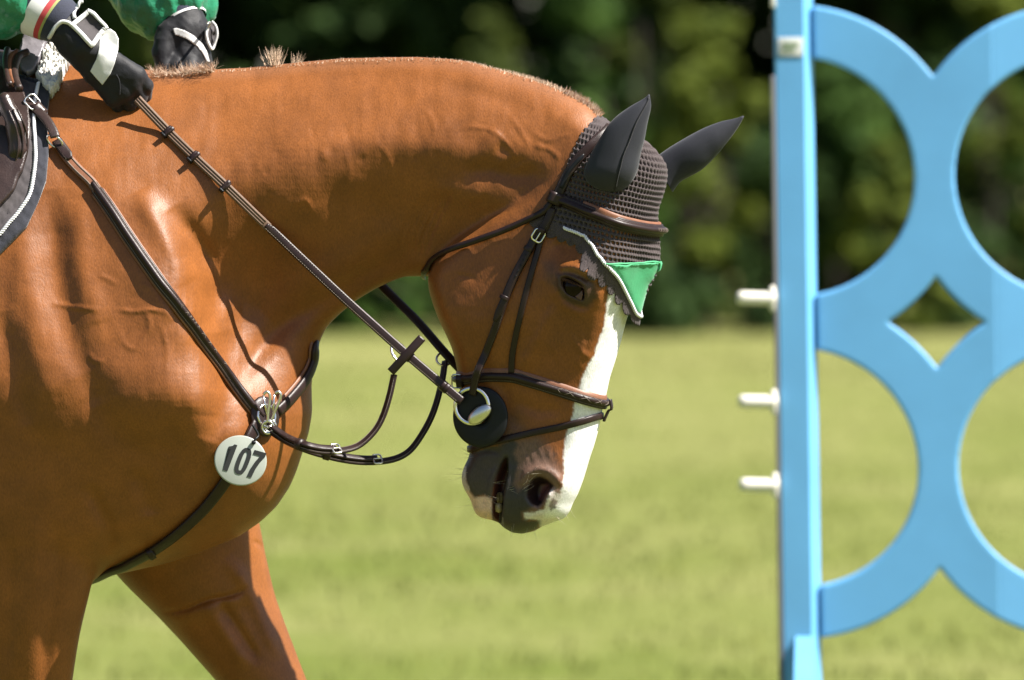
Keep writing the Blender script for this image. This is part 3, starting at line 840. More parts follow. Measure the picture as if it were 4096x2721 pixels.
for hx, hy, dxh in ((60, -.083, 40), (1390, .12, 45), (-2400, -.14, 40), (-3000, .14, 40)):
    hv, hf = ell_mesh(catmull([ep(hx, 4300, hy, 86, .034), ep(hx + dxh * .3, 4400, hy, 100, .042), ep(hx + dxh, 4500, hy, 128, .052), ep(hx + dxh * 1.3, 4552, hy, 142, .056)], 10), 20)
    mesh_np('hoof', hv, [tuple(dict.fromkeys(f)) for f in hf.tolist()], M['hoof'], horse)
print('body verts', len(AV), 'vox', NX, NY, NZ)
_tri = np.concatenate([bf[:, [0, 1, 2]], bf[:, [0, 2, 3]]])
BVH = BVHTree.FromPolygons(bv.tolist(), bf.tolist())
CAMV = Vector((0, CAMY, CAMZ))
def ray(px, py):
    """first point of the horse seen at this place of the picture, and its normal"""
    q = P(px, py, 0)
    d = (Vector(q) - CAMV).normalized()
    h = BVH.ray_cast(CAMV, d)
    if h[0] is None: return None, None
    n = h[1] if h[1].dot(d) < 0 else -h[1]
    return np.array(h[0]), np.array(n)

# ------------------------------------------------------------------ small builders for tack
def frames(pts, nrm):
    t = np.gradient(pts, axis=0); t /= np.linalg.norm(t, axis=1)[:, None] + 1e-12
    n = nrm - t * (nrm * t).sum(1)[:, None]; n /= np.linalg.norm(n, axis=1)[:, None] + 1e-12
    return t, n, np.cross(n, t)
def sweep(pts, nrm, prof, closed=False):
    """sweep a closed profile [(across, up), ...] along pts"""
    t, n, a = frames(pts, nrm)
    if closed:
        t = np.roll(pts, -1, 0) - np.roll(pts, 1, 0); t /= np.linalg.norm(t, axis=1)[:, None]
        n = nrm - t * (nrm * t).sum(1)[:, None]; n /= np.linalg.norm(n, axis=1)[:, None]; a = np.cross(n, t)
    prof = np.asarray(prof, float)
    if prof.ndim == 2: prof = np.repeat(prof[None], len(pts), 0)
    V = pts[:, None] + a[:, None] * prof[:, :, :1] + n[:, None] * prof[:, :, 1:]
    m, k = V.shape[:2]
    idx = np.arange(m * k).reshape(m, k)
    if closed: idx = np.r_[idx, idx[:1]]
    q = np.stack([idx[:-1], np.roll(idx[:-1], -1, 1), np.roll(idx[1:], -1, 1), idx[1:]], -1).reshape(-1, 4)
    F_ = [tuple(x) for x in q]
    if not closed:
        F_ += [tuple(range(k))[::-1], tuple(range((m - 1) * k, m * k))]
    return V.reshape(-1, 3), F_
def flat_prof(w, h, crown=0.12, k=4):
    """cross-section of a strap lying on its base"""
    p = [(-w / 2, 0), (-w / 2, h * .6)]
    for i in range(k + 1):
        u = -1 + 2 * i / k
        p.append((u * w * .44, h * (1 + crown * (1 - u * u))))
    p += [(w / 2, h * .6), (w / 2, 0)]
    return p[::-1]
def padded_prof(w, h):
    """raised, padded strap: flat edges and a swollen middle"""
    p = [(-w / 2, 0), (-w / 2, h * .35), (-w * .36, h * .42)]
    for i in range(7):
        a = PI - PI * i / 6
        p.append((math.cos(a) * w * .30, h * (.42 + .72 * math.sin(a))))
    p += [(w * .36, h * .42), (w / 2, h * .35), (w / 2, 0)]
    return p[::-1]
def circ(r, k=10): return [(r * math.cos(2 * PI * i / k), r * math.sin(2 * PI * i / k)) for i in range(k)]
def surf_path(px, step=8, off=0.0015, sm=6, bvhray=None):
    q = resample(np.array(px, float), step)
    R = bvhray or ray
    pts, nr = [], []
    for a, b in q:
        h, n = R(a, b)
        if h is None:
            if pts: h = P(a, b, pts[-1][1]); n = nr[-1]
            else: h = P(a, b, 0); n = np.array([0, -1., 0])
        pts.append(h); nr.append(n)
    pts = np.array(pts); nr = np.array(nr)
    dep = pts[:, 1].copy()
    d2 = np.minimum(smooth1(dep, sm * 6), dep)       # taut: bridges the hollows
    d2 = smooth1(d2, sm)
    pts = Parr(q[:, 0], q[:, 1], d2)
    nr = np.stack([smooth1(nr[:, k], 14) for k in range(3)], 1); nr /= np.linalg.norm(nr, axis=1)[:, None]
    return pts + nr * off, nr
def strap(name, pts, nrm, w, h, m, parent, prof=None, stitch=0.0, closed=False, taper=None):
    pr = np.array(prof if prof is not None else flat_prof(w, h))
    if taper is not None:
        pr = pr[None] * np.stack([taper, np.ones_like(taper)], 1)[:, None, :]
    V, F_ = sweep(pts, nrm, pr, closed)
    o = mesh_np(name, V, F_, m, parent)
    me_ = o.data
    if stitch:
        stitches(o, pts, nrm, [-w * stitch, w * stitch], h * 0.9, parent)
    return o
def stitches(owner, pts, nrm, offs, up, parent, pitch=0.0042, wdt=0.0008, mt='thread'):
    q = resample(np.c_[pts, nrm], 0.0021)
    p, n = q[:, :3], q[:, 3:]
    t, n, a = frames(p, n)
    V = []; F_ = []
    for o in offs:
        c = p + a * o + n * up
        for i in range(2, len(c) - 3, 2):
            d = t[i] * 0.0014; s_ = a[i] * wdt / 2; u = n[i] * 0.0006
            b = len(V)
            V += [c[i] - d - s_, c[i] - d + s_, c[i] + d + s_, c[i] + d - s_, c[i] - d + u, c[i] + d + u]
            F_ += [(b, b + 1, b + 4), (b + 1, b + 2, b + 5, b + 4), (b + 2, b + 3, b + 5), (b + 3, b, b + 4, b + 5)]
    so = mesh_np('stitching', V, F_, M[mt], owner, smooth=False)
    so['kind'] = 'stuff'
    return so
def torus_path(c, ax1, ax2, r1, r2, n=40):
    t = np.linspace(0, 2 * PI, n, endpoint=False)
    return c + np.outer(np.cos(t), ax1) * r1 + np.outer(np.sin(t), ax2) * r2
def ring(name, c, ax1, ax2, r1, r2, tube, m, parent):
    p = torus_path(np.asarray(c, float), np.asarray(ax1, float), np.asarray(ax2, float), r1, r2)
    nn = np.cross(ax1, ax2)
    V, F_ = sweep(p, np.repeat(np.array(nn, float)[None], len(p), 0), circ(tube, 12), True)
    return mesh_np(name, V, F_, m, parent)
def rrect_ring(name, c, ax, up, w, h, tube, m, parent, rad=0.3):
    pts = []
    for cx_, cy_, a0 in ((1, 1, 0), (-1, 1, 90), (-1, -1, 180), (1, -1, 270)):
        for k in range(5):
            a = math.radians(a0 + 22.5 * k)
            r = rad * min(w, h)
            pts.append(np.asarray(c) + np.asarray(ax) * (cx_ * (w / 2 - r) + r * math.cos(a)) + np.asarray(up) * (cy_ * (h / 2 - r) + r * math.sin(a)))
    pts = np.array(pts); nn = np.cross(ax, up)
    V, F_ = sweep(pts, np.repeat(np.array(nn, float)[None], len(pts), 0), circ(tube, 8), True)
    return mesh_np(name, V, F_, m, parent)
def buckle(c, along, nrm, w, l, m, parent, tube=0.0014):
    along = np.asarray(along, float); along /= np.linalg.norm(along)
    nrm = np.asarray(nrm, float); nrm = nrm - along * (nrm @ along); nrm /= np.linalg.norm(nrm)
    ac = np.cross(nrm, along)
    b = rrect_ring('buckle', np.asarray(c) + nrm * 0.003, ac, along, w, l, tube, m, parent)
    p = np.linspace(-l / 2, l / 2, 6)[:, None] * along + np.asarray(c) + nrm * 0.0042
    V, F_ = sweep(p, np.repeat(nrm[None], 6, 0), circ(tube * .8, 6))
    mesh_np('buckle_pin', V, F_, m, b)
    return b
def keeper(c, along, nrm, w, l, h, m, parent, name='keeper'):
    """short leather loop across a strap"""
    along = np.asarray(along, float); along /= np.linalg.norm(along)
    nrm = np.asarray(nrm, float); nrm = nrm - along * (nrm @ along); nrm /= np.linalg.norm(nrm)
    p = np.linspace(-l / 2, l / 2, 5)[:, None] * along + np.asarray(c)
    V, F_ = sweep(p, np.repeat(nrm[None], 5, 0), flat_prof(w, h, .3))
    return mesh_np(name, V, F_, m, parent)
def box_bm(size, bevel=0.0):
    bm = bmesh.new(); bmesh.ops.create_cube(bm, size=1.0)
    bmesh.ops.scale(bm, vec=size, verts=bm.verts)
    if bevel: bmesh.ops.bevel(bm, geom=bm.edges[:], offset=bevel, segments=2, affect='EDGES', profile=.6)
    return bm
def bm_obj(name, bm, m, parent=None, mtx=None, smooth=True):
    if mtx is not None: bmesh.ops.transform(bm, matrix=mtx, verts=bm.verts)
    me_ = bpy.data.meshes.new(name); bm.to_mesh(me_); bm.free()
    return new_obj(name, me_, m, parent, smooth)
def cdt_patch(poly, step, jitter=0.0):
    """triangulate a polygon (2-D) with an inner grid"""
    poly = np.asarray(poly, float)
    lo, hi = poly.min(0), poly.max(0)
    g = np.stack(np.meshgrid(np.arange(lo[0], hi[0], step), np.arange(lo[1], hi[1], step)), -1)
    g[1::2, :, 0] += step / 2
    g = g.reshape(-1, 2)
    g = g[sdf2(poly, g) > step * 0.45]
    pts = np.r_[poly, g]
    n = len(poly)
    r = delaunay_2d_cdt([Vector(p) for p in pts], [], [list(range(n))], 1, 1e-9)
    v = np.array([tuple(x) for x in r[0]])
    f = np.array([x for x in r[2] if len(x) == 3])
    edge = np.array([min(o) < n if len(o) else True for o in r[3]]) if False else None
    return v, f
def loop_resample(poly, step):
    poly = np.asarray(poly, float)
    c = np.r_[poly, poly[:1]]
    out = []
    for a, b in zip(c[:-1], c[1:]):
        n = max(1, int(np.linalg.norm(b - a) / step))
        for k in range(n): out.append(a + (b - a) * k / n)
    return np.array(out)
def boundary(f):
    e = np.concatenate([f[:, [0, 1]], f[:, [1, 2]], f[:, [2, 0]]])
    key = {}
    for a, b in e: key[(a, b)] = 1
    return [(a, b) for a, b in key if (b, a) not in key]
def thick_sheet(name, v3, f, nrm, th, m, parent):
    """solid sheet: top surface v3, underside th below along the normals"""
    n = len(v3)
    V = np.r_[v3, v3 - nrm * (th[:, None] if np.ndim(th) else th)]
    F_ = [tuple(x) for x in f] + [tuple(x[::-1] + n) for x in f]
    for a, b in boundary(f): F_.append((b, a, a + n, b + n))
    return mesh_np(name, V, F_, m, parent)
def project_patch(name, pxpoly, step, off, th, m, parent, R=None, relief=None, smooth=2):
    """a piece of cloth or leather lying on a body: polygon given as seen in the picture"""
    v, f = cdt_patch(loop_resample(pxpoly, step), step)
    P3, N3 = [], []
    last = None
    R = R or ray
    ok = []
    for a, b in v:
        h, n = R(a, b)
        ok.append(h is not None)
        P3.append(h if h is not None else np.zeros(3)); N3.append(n if n is not None else np.array([0, -1., 0]))
    P3, N3, ok = np.array(P3), np.array(N3), np.array(ok)
    if (~ok).any():
        for i in np.where(~ok)[0]:
            j = np.argmin(((v[ok] - v[i]) ** 2).sum(1)); src = P3[ok][j]
            P3[i] = P(*v[i], src[1]); N3[i] = N3[ok][j]
    # smooth depth and normals over the sheet
    e = np.concatenate([f[:, [0, 1]], f[:, [1, 2]], f[:, [2, 0]]]); e = np.r_[e, e[:, ::-1]]
    cnt = np.bincount(e[:, 0], minlength=len(v)) + 1e-9
    dep = P3[:, 1].copy()
    for _ in range(smooth):
        dep = 0.5 * dep + 0.5 * np.bincount(e[:, 0], dep[e[:, 1]], minlength=len(v)) / cnt
        N3 = N3 + np.stack([np.bincount(e[:, 0], N3[e[:, 1], k], minlength=len(v)) / cnt for k in range(3)], 1)
        N3 /= np.linalg.norm(N3, axis=1)[:, None]
    P3 = Parr(v[:, 0], v[:, 1], np.minimum(dep, P3[:, 1] + 0.002))
    o = off if np.ndim(off) == 0 else off
    if callable(off): o = off(v)[:, None]
    if relief is not None: o = o + relief(v)[:, None]
    top = P3 + N3 * o
    # winding: face the camera
    nn = np.cross(top[f[:, 1]] - top[f[:, 0]], top[f[:, 2]] - top[f[:, 0]])
    if nn[:, 1].mean() > 0: f = f[:, ::-1].copy()
    return thick_sheet(name, top, f, N3, th, m, parent), top, N3, v
def cord(name, pts, nrm, r, m, parent, pitch=0.008, strands=2):
    """twisted cord made of strands"""
    q = resample(np.c_[pts, nrm], 0.0016)
    p, n = q[:, :3], q[:, 3:]
    t, n, a = frames(p, n)
    d = np.r_[0, np.cumsum(np.linalg.norm(np.diff(p, axis=0), axis=1))]
    V = []; F_ = []
    for s_ in range(strands):
        ph = 2 * PI * d / pitch + 2 * PI * s_ / strands
        c = p + (a * np.cos(ph)[:, None] + n * np.sin(ph)[:, None]) * r * .5
        v, f = sweep(c, n, circ(r * .62, 6))
        F_ += [tuple(i + len(V) for i in x) for x in f]; V += list(v)
    return mesh_np(name, V, F_, m, parent)

# ------------------------------------------------------------------ eye, teeth, mouth
def sphere_mesh(name, c, r, m, parent, seg=32, scale=(1, 1, 1)):
    bm = bmesh.new(); bmesh.ops.create_uvsphere(bm, u_segments=seg, v_segments=seg // 2, radius=r)
    return bm_obj(name, bm, m, parent, Matrix.Translation(c) @ Matrix.Diagonal((*scale, 1)))
es, ez = hpx(2288, 1148, .10)
for sd in (1, -1):
    c = head_xyz(es, sd * 0.0755, ez)
    eb = sphere_mesh('eye', c, 0.0225, M['eye'], horse)
    if sd == 1:
        v, f = cdt_patch(loop_resample([(2300,1186),(2312,1176),(2330,1160),(2331,1180),(2325,1202),(2312,1196)], 4), 4)
        pts = np.array([head_xyz(hpx(a, b, .092)[0], .0928, hpx(a, b, .092)[1]) for a, b in v])
        nn = np.repeat(np.array([[-ST, -CT, 0]]), len(v), 0)
        n_ = np.cross(pts[f[:, 1]] - pts[f[:, 0]], pts[f[:, 2]] - pts[f[:, 0]])
        if n_[:, 1].mean() > 0: f = f[:, ::-1].copy()
        thick_sheet('eye_corner', pts, f, nn, 0.004, M['sclera'], horse)
        # upper lashes
        V = []; F_ = []
        for k in range(26):
            u = k / 25
            a, b = 2252 + 78 * u, 1112 + 34 * u ** 1.3
            s0, z0 = hpx(a, b, .098); s1, z1 = hpx(a - 2 + 8 * u, b + 16 - 5 * u, .105)
            p0_, p1_ = head_xyz(s0, .0985, z0), head_xyz(s1, .1045, z1)
            w_ = np.array([.0006, 0, 0]); i = len(V)
            V += [p0_ - w_, p0_ + w_, p1_, p0_ + np.array([0, .0006, 0])]
            F_ += [(i, i + 1, i + 2), (i + 1, i + 3, i + 2), (i + 3, i, i + 2)]
        mesh_np('eyelashes', V, F_, mat('lash_hair', (0.25, 0.10, 0.05), .6), horse)
# teeth seen in the open mouth
for px_, py_, w_, h_ in ((1996,1992,26,46),(1992,2032,30,40)):
    s0, z0 = hpx(px_, py_, .03)
    bm = box_bm((w_ / 2560, .012, h_ / 2560), .0055)
    bm_obj('tooth', bm, M['teeth'], horse, Matrix.Translation(head_xyz(s0, .024, z0)) @ Matrix.Rotation(-TH, 4, 'Z'))

# ------------------------------------------------------------------ fly bonnet
cs, cz = hpx(2440, 830, 0)
CB = head_xyz(cs, 0, cz)
FWD = np.array([CT, -ST, 0]); LAT = np.array([-ST, -CT, 0]); UPV = np.array([0, 0, 1.0])
def chart(p):
    d = (np.asarray(p) - CB); d = d / np.linalg.norm(d, axis=-1, keepdims=True)
    al = np.arccos(np.clip(d @ LAT, -1, 1)); be = np.arctan2(d @ UPV, d @ FWD)
    return np.stack([al * np.cos(be), al * np.sin(be)], -1)
def unchart(q):
    al = np.linalg.norm(q, axis=-1); be = np.arctan2(q[..., 1], q[..., 0])
    return np.cos(al)[..., None] * LAT + np.sin(al)[..., None] * (np.cos(be)[..., None] * FWD + np.sin(be)[..., None] * UPV)
def skin_r(d):
    h = BVH.ray_cast(Vector(CB), Vector(d))
    return h[3] if h[0] is not None else 0.12
back = [(2398,468),(2372,490),(2340,520),(2312,570),(2290,620),(2262,690),(2240,740),(2205,800),(2165,840),(2135,868),(2118,890)]
low = [(2130,910,8.0),(2160,925,8.1),(2204,936,8.2),(2242,955,8.6),(2287,972,9),(2332,1006,9.2),(2364,1046,9),(2395,1084,8.6),(2430,1118,7.6),(2456,1156,6.6),(2482,1202,5.2),(2508,1242,3.6),(2534,1284,1.6),(2558,1308,0.0)]
b3 = []
for a, b in back[1:]:
    h, n = ray(a, b); b3.append(h)
top3 = head_xyz(head_sl(ray(2392, 480)[0] if ray(2392, 480)[0] is not None else P(2392, 480, -.1))[0], 0, P(0, 468, -.1)[2])
l3 = [head_xyz(hpx(a, b, c / 100)[0], c / 100, hpx(a, b, c / 100)[1]) for a, b, c in low]
ed = np.array([top3] + b3 + l3)
edq = chart(ed)
tip_be = math.atan2(edq[-1][1], edq[-1][0]); top_be = math.atan2(edq[0][1], edq[0][0])
if top_be < tip_be: top_be += 2 * PI
mid = np.array([(PI / 2 * math.cos(a), PI / 2 * math.sin(a)) for a in np.linspace(tip_be, top_be, 60)[1:-1]])
edq[-1] = (PI / 2 * math.cos(tip_be), PI / 2 * math.sin(tip_be)); edq[0] = (PI / 2 * math.cos(top_be), PI / 2 * math.sin(top_be))
lowq = resample(edq[len(b3) + 1:], 0.004)
# scalloped lower edge
dl = np.r_[0, np.cumsum(np.linalg.norm(np.diff(lowq, axis=0), axis=1))]
tl = np.gradient(lowq, axis=0); tl /= np.linalg.norm(tl, axis=1)[:, None]
nl = np.stack([tl[:, 1], -tl[:, 0]], 1)
NSC = 12
ph = dl / dl[-1] * NSC
lowsc = lowq + nl * (0.055 * np.abs(np.sin(PI * ph)) ** 0.7 - 0.008)[:, None] * np.clip(np.minimum(dl / .05, (dl[-1] - dl) / .30), .0, 1)[:, None]
inner_low = lowq - nl * 0.085
bq = resample(edq[:len(b3) + 1], 0.01)
poly = np.r_[bq[:-1], lowsc[:-1], edq[-1:], mid]
if not inside(poly, chart(np.array([ray(2420, 900)[0]])))[0]: print('bonnet polygon suspicious')
ctl_q = np.r_[edq, mid[::6]]
ctl_o = []
for i, (q_, p_) in enumerate(zip(edq, ed)):
    r_ = skin_r(unchart(q_)); ctl_o.append(max(0.004, min(0.045, np.linalg.norm(p_ - CB) - r_)) if i >= len(b3) + 1 else 0.004)
for q_ in mid[::6]:
    be = math.atan2(q_[1], q_[0])
    ctl_o.append(0.006 if be > -0.2 else 0.006 + 0.02 * min(1, (-0.2 - be) / 0.7))
ctl_q = np.r_[ctl_q, [[0, 0.2], [0.4, 0.2], [0.8, 0.4], [0.3, -0.3], [-0.3, 0.2], [0, 0.8], [.5, .9], [0.9, -.1]]]
ctl_o += [0.004, .004, .005, .004, .004, .004, .004, .005]
vq, fq = cdt_patch(loop_resample(poly, 0.006), 0.0085)
dirs = unchart(vq)
rs = np.array([skin_r(d) for d in dirs])
# the yarn bridges hollows such as the one above the eye
e_ = np.concatenate([fq[:, [0, 1]], fq[:, [1, 2]], fq[:, [2, 0]]]); e_ = np.r_[e_, e_[:, ::-1]]
cn_ = np.bincount(e_[:, 0], minlength=len(vq)) + 1e-9
rsm = rs.copy()
for _ in range(60): rsm = np.maximum(0.5 * rsm + 0.5 * np.bincount(e_[:, 0], rsm[e_[:, 1]], minlength=len(vq)) / cn_, rs - 0.001)
offs = np.clip(tps(ctl_q, ctl_o, vq, 1e-3), 0.0035, 0.05)
# forelock and ear roots fill the cap between the ears
be_ = np.arctan2(vq[:, 1], vq[:, 0]); al_ = np.linalg.norm(vq, axis=1)
offs += 0.018 * np.exp(-((be_ - 0.62) / 0.42) ** 2 - ((al_ - PI / 2) / 0.75) ** 2)
base3 = CB + dirs * (rsm + offs)[:, None]
bon_nrm = dirs
# crochet: rows of posts with open holes between them
ss = (base3 - CB)
hgt = ss @ UPV + 0.25 * (ss @ FWD)
cir = np.arctan2(ss @ LAT, ss @ FWD) * 0.098
# behind the ear the rows follow the back edge
PV, PU = 0.0088, 0.0078
hgt = hgt + 0.0022 * vnoise(base3, 28, 6, 2); cir = cir + 0.002 * vnoise(base3, 30, 7, 2)
row = hgt / PV; rowi = np.floor(row)
cu = cir / PU + 0.5 * (rowi % 2) + 0.18 * np.sin(rowi * 2.3)
fv = row - rowi; fu = cu - np.floor(cu)
hole = np.exp(-(((fu - .5) / .32) ** 2 + ((fv - .55) / .31) ** 2) ** 2)
ridge = np.exp(-((fv - .08) / .16) ** 2) + np.exp(-((fv - 1.08) / .16) ** 2)
twist = 0.5 * np.sin(cu * 2 * PI * 2 + fv * 9)
dlow, _ = seg_dist(inner_low, vq)
din, _ = seg_dist(lowsc, vq)
border = sstep(0.17, 0.13, din)
hole = hole * (1 - border)
scal = np.cos(ph[np.minimum(np.argmin(((vq[:, None] - lowsc[None, ::3]) ** 2).sum(-1), 1) * 3, len(ph) - 1)] * 2 * PI * 5)
disp = 0.0007 * ridge * (1 - border) - 0.0060 * hole + 0.0006 * twist + border * (0.0007 * scal + .0004 * vnoise(base3, 260, 3, 2))
bon_top = base3 + bon_nrm * disp[:, None]
bonnet = thing('fly_bonnet', 'crocheted grey brown ear bonnet with green triangle on the chestnut horse', 'ear bonnet', tuple(CB))
def mirror_head(p):
    s_, l_ = head_sl(p); return head_xyz(s_, -l_, p[..., 2])
vm = mirror_head(bon_top)
n0 = len(bon_top)
nn = np.cross(bon_top[fq[:, 1]] - bon_top[fq[:, 0]], bon_top[fq[:, 2]] - bon_top[fq[:, 0]])
if (nn * bon_nrm[fq[:, 0]]).sum() < 0: fq = fq[:, ::-1].copy()
inn = base3 - bon_nrm * 0.0062
bV = np.r_[bon_top, vm]; bF = np.r_[fq, fq[:, ::-1] + n0]
Fb = [tuple(x) for x in bF]
# rim turned under to the skin so the edge has thickness
bnd = boundary(fq); midset = np.abs(al_ - PI / 2) < 1e-4
base_n = len(bV)
rim = np.r_[inn, mirror_head(inn)]
bV = np.r_[bV, rim]
for a, b in bnd:
    if midset[a] and midset[b]: continue
    Fb.append((b, a, a + base_n, b + base_n)); Fb.append((a + n0, b + n0, b + n0 + base_n, a + n0 + base_n))
knit = mesh_np('crochet_cap', bV, Fb, M['yarn'], bonnet)
knit['kind'] = 'stuff'
# surface lookup for things that lie on the bonnet
BBVH = BVHTree.FromPolygons(bon_top.tolist() + vm.tolist(), bF.tolist())
def ray_b(px, py):
    q = P(px, py, 0); d = (Vector(q) - CAMV).normalized()
    h = BBVH.ray_cast(CAMV, d); g = BVH.ray_cast(CAMV, d)
    best = None
    for x in (h, g):
        if x[0] is not None and (best is None or x[3] < best[3]): best = x
    if best is None: return None, None
    n = best[1] if best[1].dot(d) < 0 else -best[1]
    return np.array(best[0]), np.array(n)
def both_r(d):
    r_ = skin_r(d)
    h = BBVH.ray_cast(Vector(CB), Vector(d))
    return max(r_, h[3]) if h[0] is not None else r_
# white cord along the lower edge, on both sides
cq = resample(lowq - nl * (0.06 + 0.09 * sstep(1.0, .55, dl / dl[-1]))[:, None], 0.006)
d_ = unchart(cq); pc = np.array([CB + d * (both_r(d) + 0.0025) for d in d_])
for k in range(3): pc[:, k] = smooth1(pc[:, k], 24)
k0 = int(len(pc) * 0.16)
allc = np.r_[pc[k0:], mirror_head(pc[k0:])[::-1][1:]]
cn = np.r_[d_[k0:], (mirror_head(CB + d_[k0:]) - CB)[::-1][1:]]
cord('cord_trim', allc + cn / np.linalg.norm(cn, axis=1)[:, None] * .0008, cn, 0.0026, M['white_cord'], bonnet)
# green triangle
g3 = []
for k in range(0, 22):
    g3.append(cq[int(len(cq) * (0.555 + 0.43 * k / 21)) if k < 21 else len(cq) - 1] + np.array([0.012, 0.012]) * 0)
gl = resample(np.array(g3), 0.02)
gt = gl[0]
be0 = math.atan2(gt[1], gt[0])
# upper edge: level line to the midline
s_t = CB + unchart(gt[None])[0] * both_r(unchart(gt[None])[0])
topz = s_t[2]
edge_pts = [gt]
for a in np.linspace(0.12, 1, 12):
    lat0 = (s_t - CB) @ LAT
    lat = lat0 * (1 - a); f0 = (s_t - CB) @ FWD
    dd = LAT * lat + FWD * (f0 + (0.115 - f0) * a ** .7) + UPV * (topz - CB[2] + 0.002)
    up_c = dd @ UPV
    for _ in range(6):
        dd_ = dd - UPV * (dd @ UPV) + UPV * up_c
        dn_ = dd_ / np.linalg.norm(dd_)
        up_c *= (topz - CB[2]) / (dn_[2] * both_r(dn_) - 1e-9)
    dd = dd_
    edge_pts.append(chart(CB + dd))
tp = np.array(edge_pts)
al1 = np.linalg.norm(tp, axis=1); tp[-1] *= (PI / 2) / al1[-1]
tip2 = cq[-1] * ((PI / 2) / np.linalg.norm(cq[-1]))
be1, be2 = math.atan2(tp[-1][1], tp[-1][0]), math.atan2(tip2[1], tip2[0])
midl = np.array([(PI / 2 * math.cos(a), PI / 2 * math.sin(a)) for a in np.linspace(be1, be2, 14)[1:-1]])
gp = np.r_[tp, midl, tip2[None], gl[::-1][:-1]]
vg, fg = cdt_patch(loop_resample(gp, 0.02), 0.03)
dg = unchart(vg); rg = np.array([both_r(d) for d in dg])
e2 = np.concatenate([fg[:, [0, 1]], fg[:, [1, 2]], fg[:, [2, 0]]]); e2 = np.r_[e2, e2[:, ::-1]]; c2 = np.bincount(e2[:, 0], minlength=len(vg)) + 1e-9
for _ in range(14): rg = np.maximum(rg - .0004, 0.5 * rg + 0.5 * np.bincount(e2[:, 0], rg[e2[:, 1]], minlength=len(vg)) / c2)
tg = CB + dg * (rg + 0.0040 + 0.0018 * vnoise(vg, 3.5, 2, 2))[:, None]
ng = np.cross(tg[fg[:, 1]] - tg[fg[:, 0]], tg[fg[:, 2]] - tg[fg[:, 0]])
if (ng * dg[fg[:, 0]]).sum() < 0: fg = fg[:, ::-1].copy()
mg = mirror_head(tg); ngv = len(tg)
V_ = np.r_[tg, mg]; N_ = np.r_[dg, mirror_head(CB + dg) - CB]
thick_sheet('triangle_patch', V_, np.r_[fg, fg[:, ::-1] + ngv], N_, 0.002, M['green_cloth'], bonnet)
te = np.array([CB + d * (both_r(d) + 0.0050) for d in unchart(resample(tp, .02))])
te = np.r_[te, mirror_head(te)[::-1][1:]]
te = np.stack([smooth1(te[:, k], 8) for k in range(3)], 1)
V, F_ = sweep(te, te - CB, circ(0.0016, 6))
mesh_np('patch_hem', V, F_, M['green_cloth'], bonnet)

def ear(outl_a, outl_b, yb, yt, depth, name, crease_t):
    """pointed ear cover: two outlines base -> tip"""
    A = catmull(np.array(outl_a, float), 26); B = catmull(np.array(outl_b, float), 26)
    V = []; F_ = []
    K = 20
    for i in range(26):
        t = i / 25
        y = yb + (yt - yb) * t
        a, b = P(*A[i], y), P(*B[i], y)
        c = (a + b) / 2; r = np.linalg.norm(a - b) / 2
        ax = (a - b) / (2 * r + 1e-9)
        for k in range(K):
            an = 2 * PI * k / K
            rr = 1 + 0.10 * math.exp(-((((an - crease_t + PI) % (2 * PI)) - PI) / .25) ** 2)
            V.append(c + ax * r * math.cos(an) + np.array([0, -1.0, 0]) * r * depth * math.sin(an) * (rr if math.sin(an) > 0 else 1))
    for i in range(25):
        for k in range(K):
            F_.append((i * K + k, i * K + (k + 1) % K, (i + 1) * K + (k + 1) % K, (i + 1) * K + k))
    F_.append(tuple(range(25 * K, 26 * K)))
    V = np.array(V); V = V + 0.0016 * vnoise(V, 34, 4, 2)[:, None]
    o = mesh_np(name, V, F_, M['lycra'], bonnet)
    # seam
    kk = int(round(crease_t / (2 * PI) * K)) % K
    sp = V.reshape(26, K, 3)[:, kk] + np.array([0, -0.0006, 0])
    v, f = sweep(sp[1:-1], np.repeat(np.array([[0, -1.0, 0]]), 24, 0), circ(0.0012, 6))
    mesh_np('seam', v, f, M['glove'], o)
    return o
y_near = head_xyz(hpx(2440, 690, .07)[0], .072, 0)[1]
y_far = head_xyz(hpx(2690, 650, -.05)[0], -.055, 0)[1]
ear([(2450,772),(2372,748),(2336,700),(2352,640),(2398,556),(2448,482),(2520,426),(2574,396),(2594,378)], [(2456,774),(2510,748),(2548,690),(2562,620),(2578,560),(2592,490),(2604,430),(2602,402),(2598,380)], y_near - .004, y_near - .03, .62, 'ear_cover', 1.75)
ear([(2610,640),(2660,602),(2710,570),(2770,536),(2830,506),(2890,486),(2940,474),(2972,463)], [(2690,770),(2722,728),(2766,704),(2812,676),(2862,626),(2916,562),(2954,508),(2977,466)], y_far, y_far - .02, .7, 'ear_cover', 4.4)

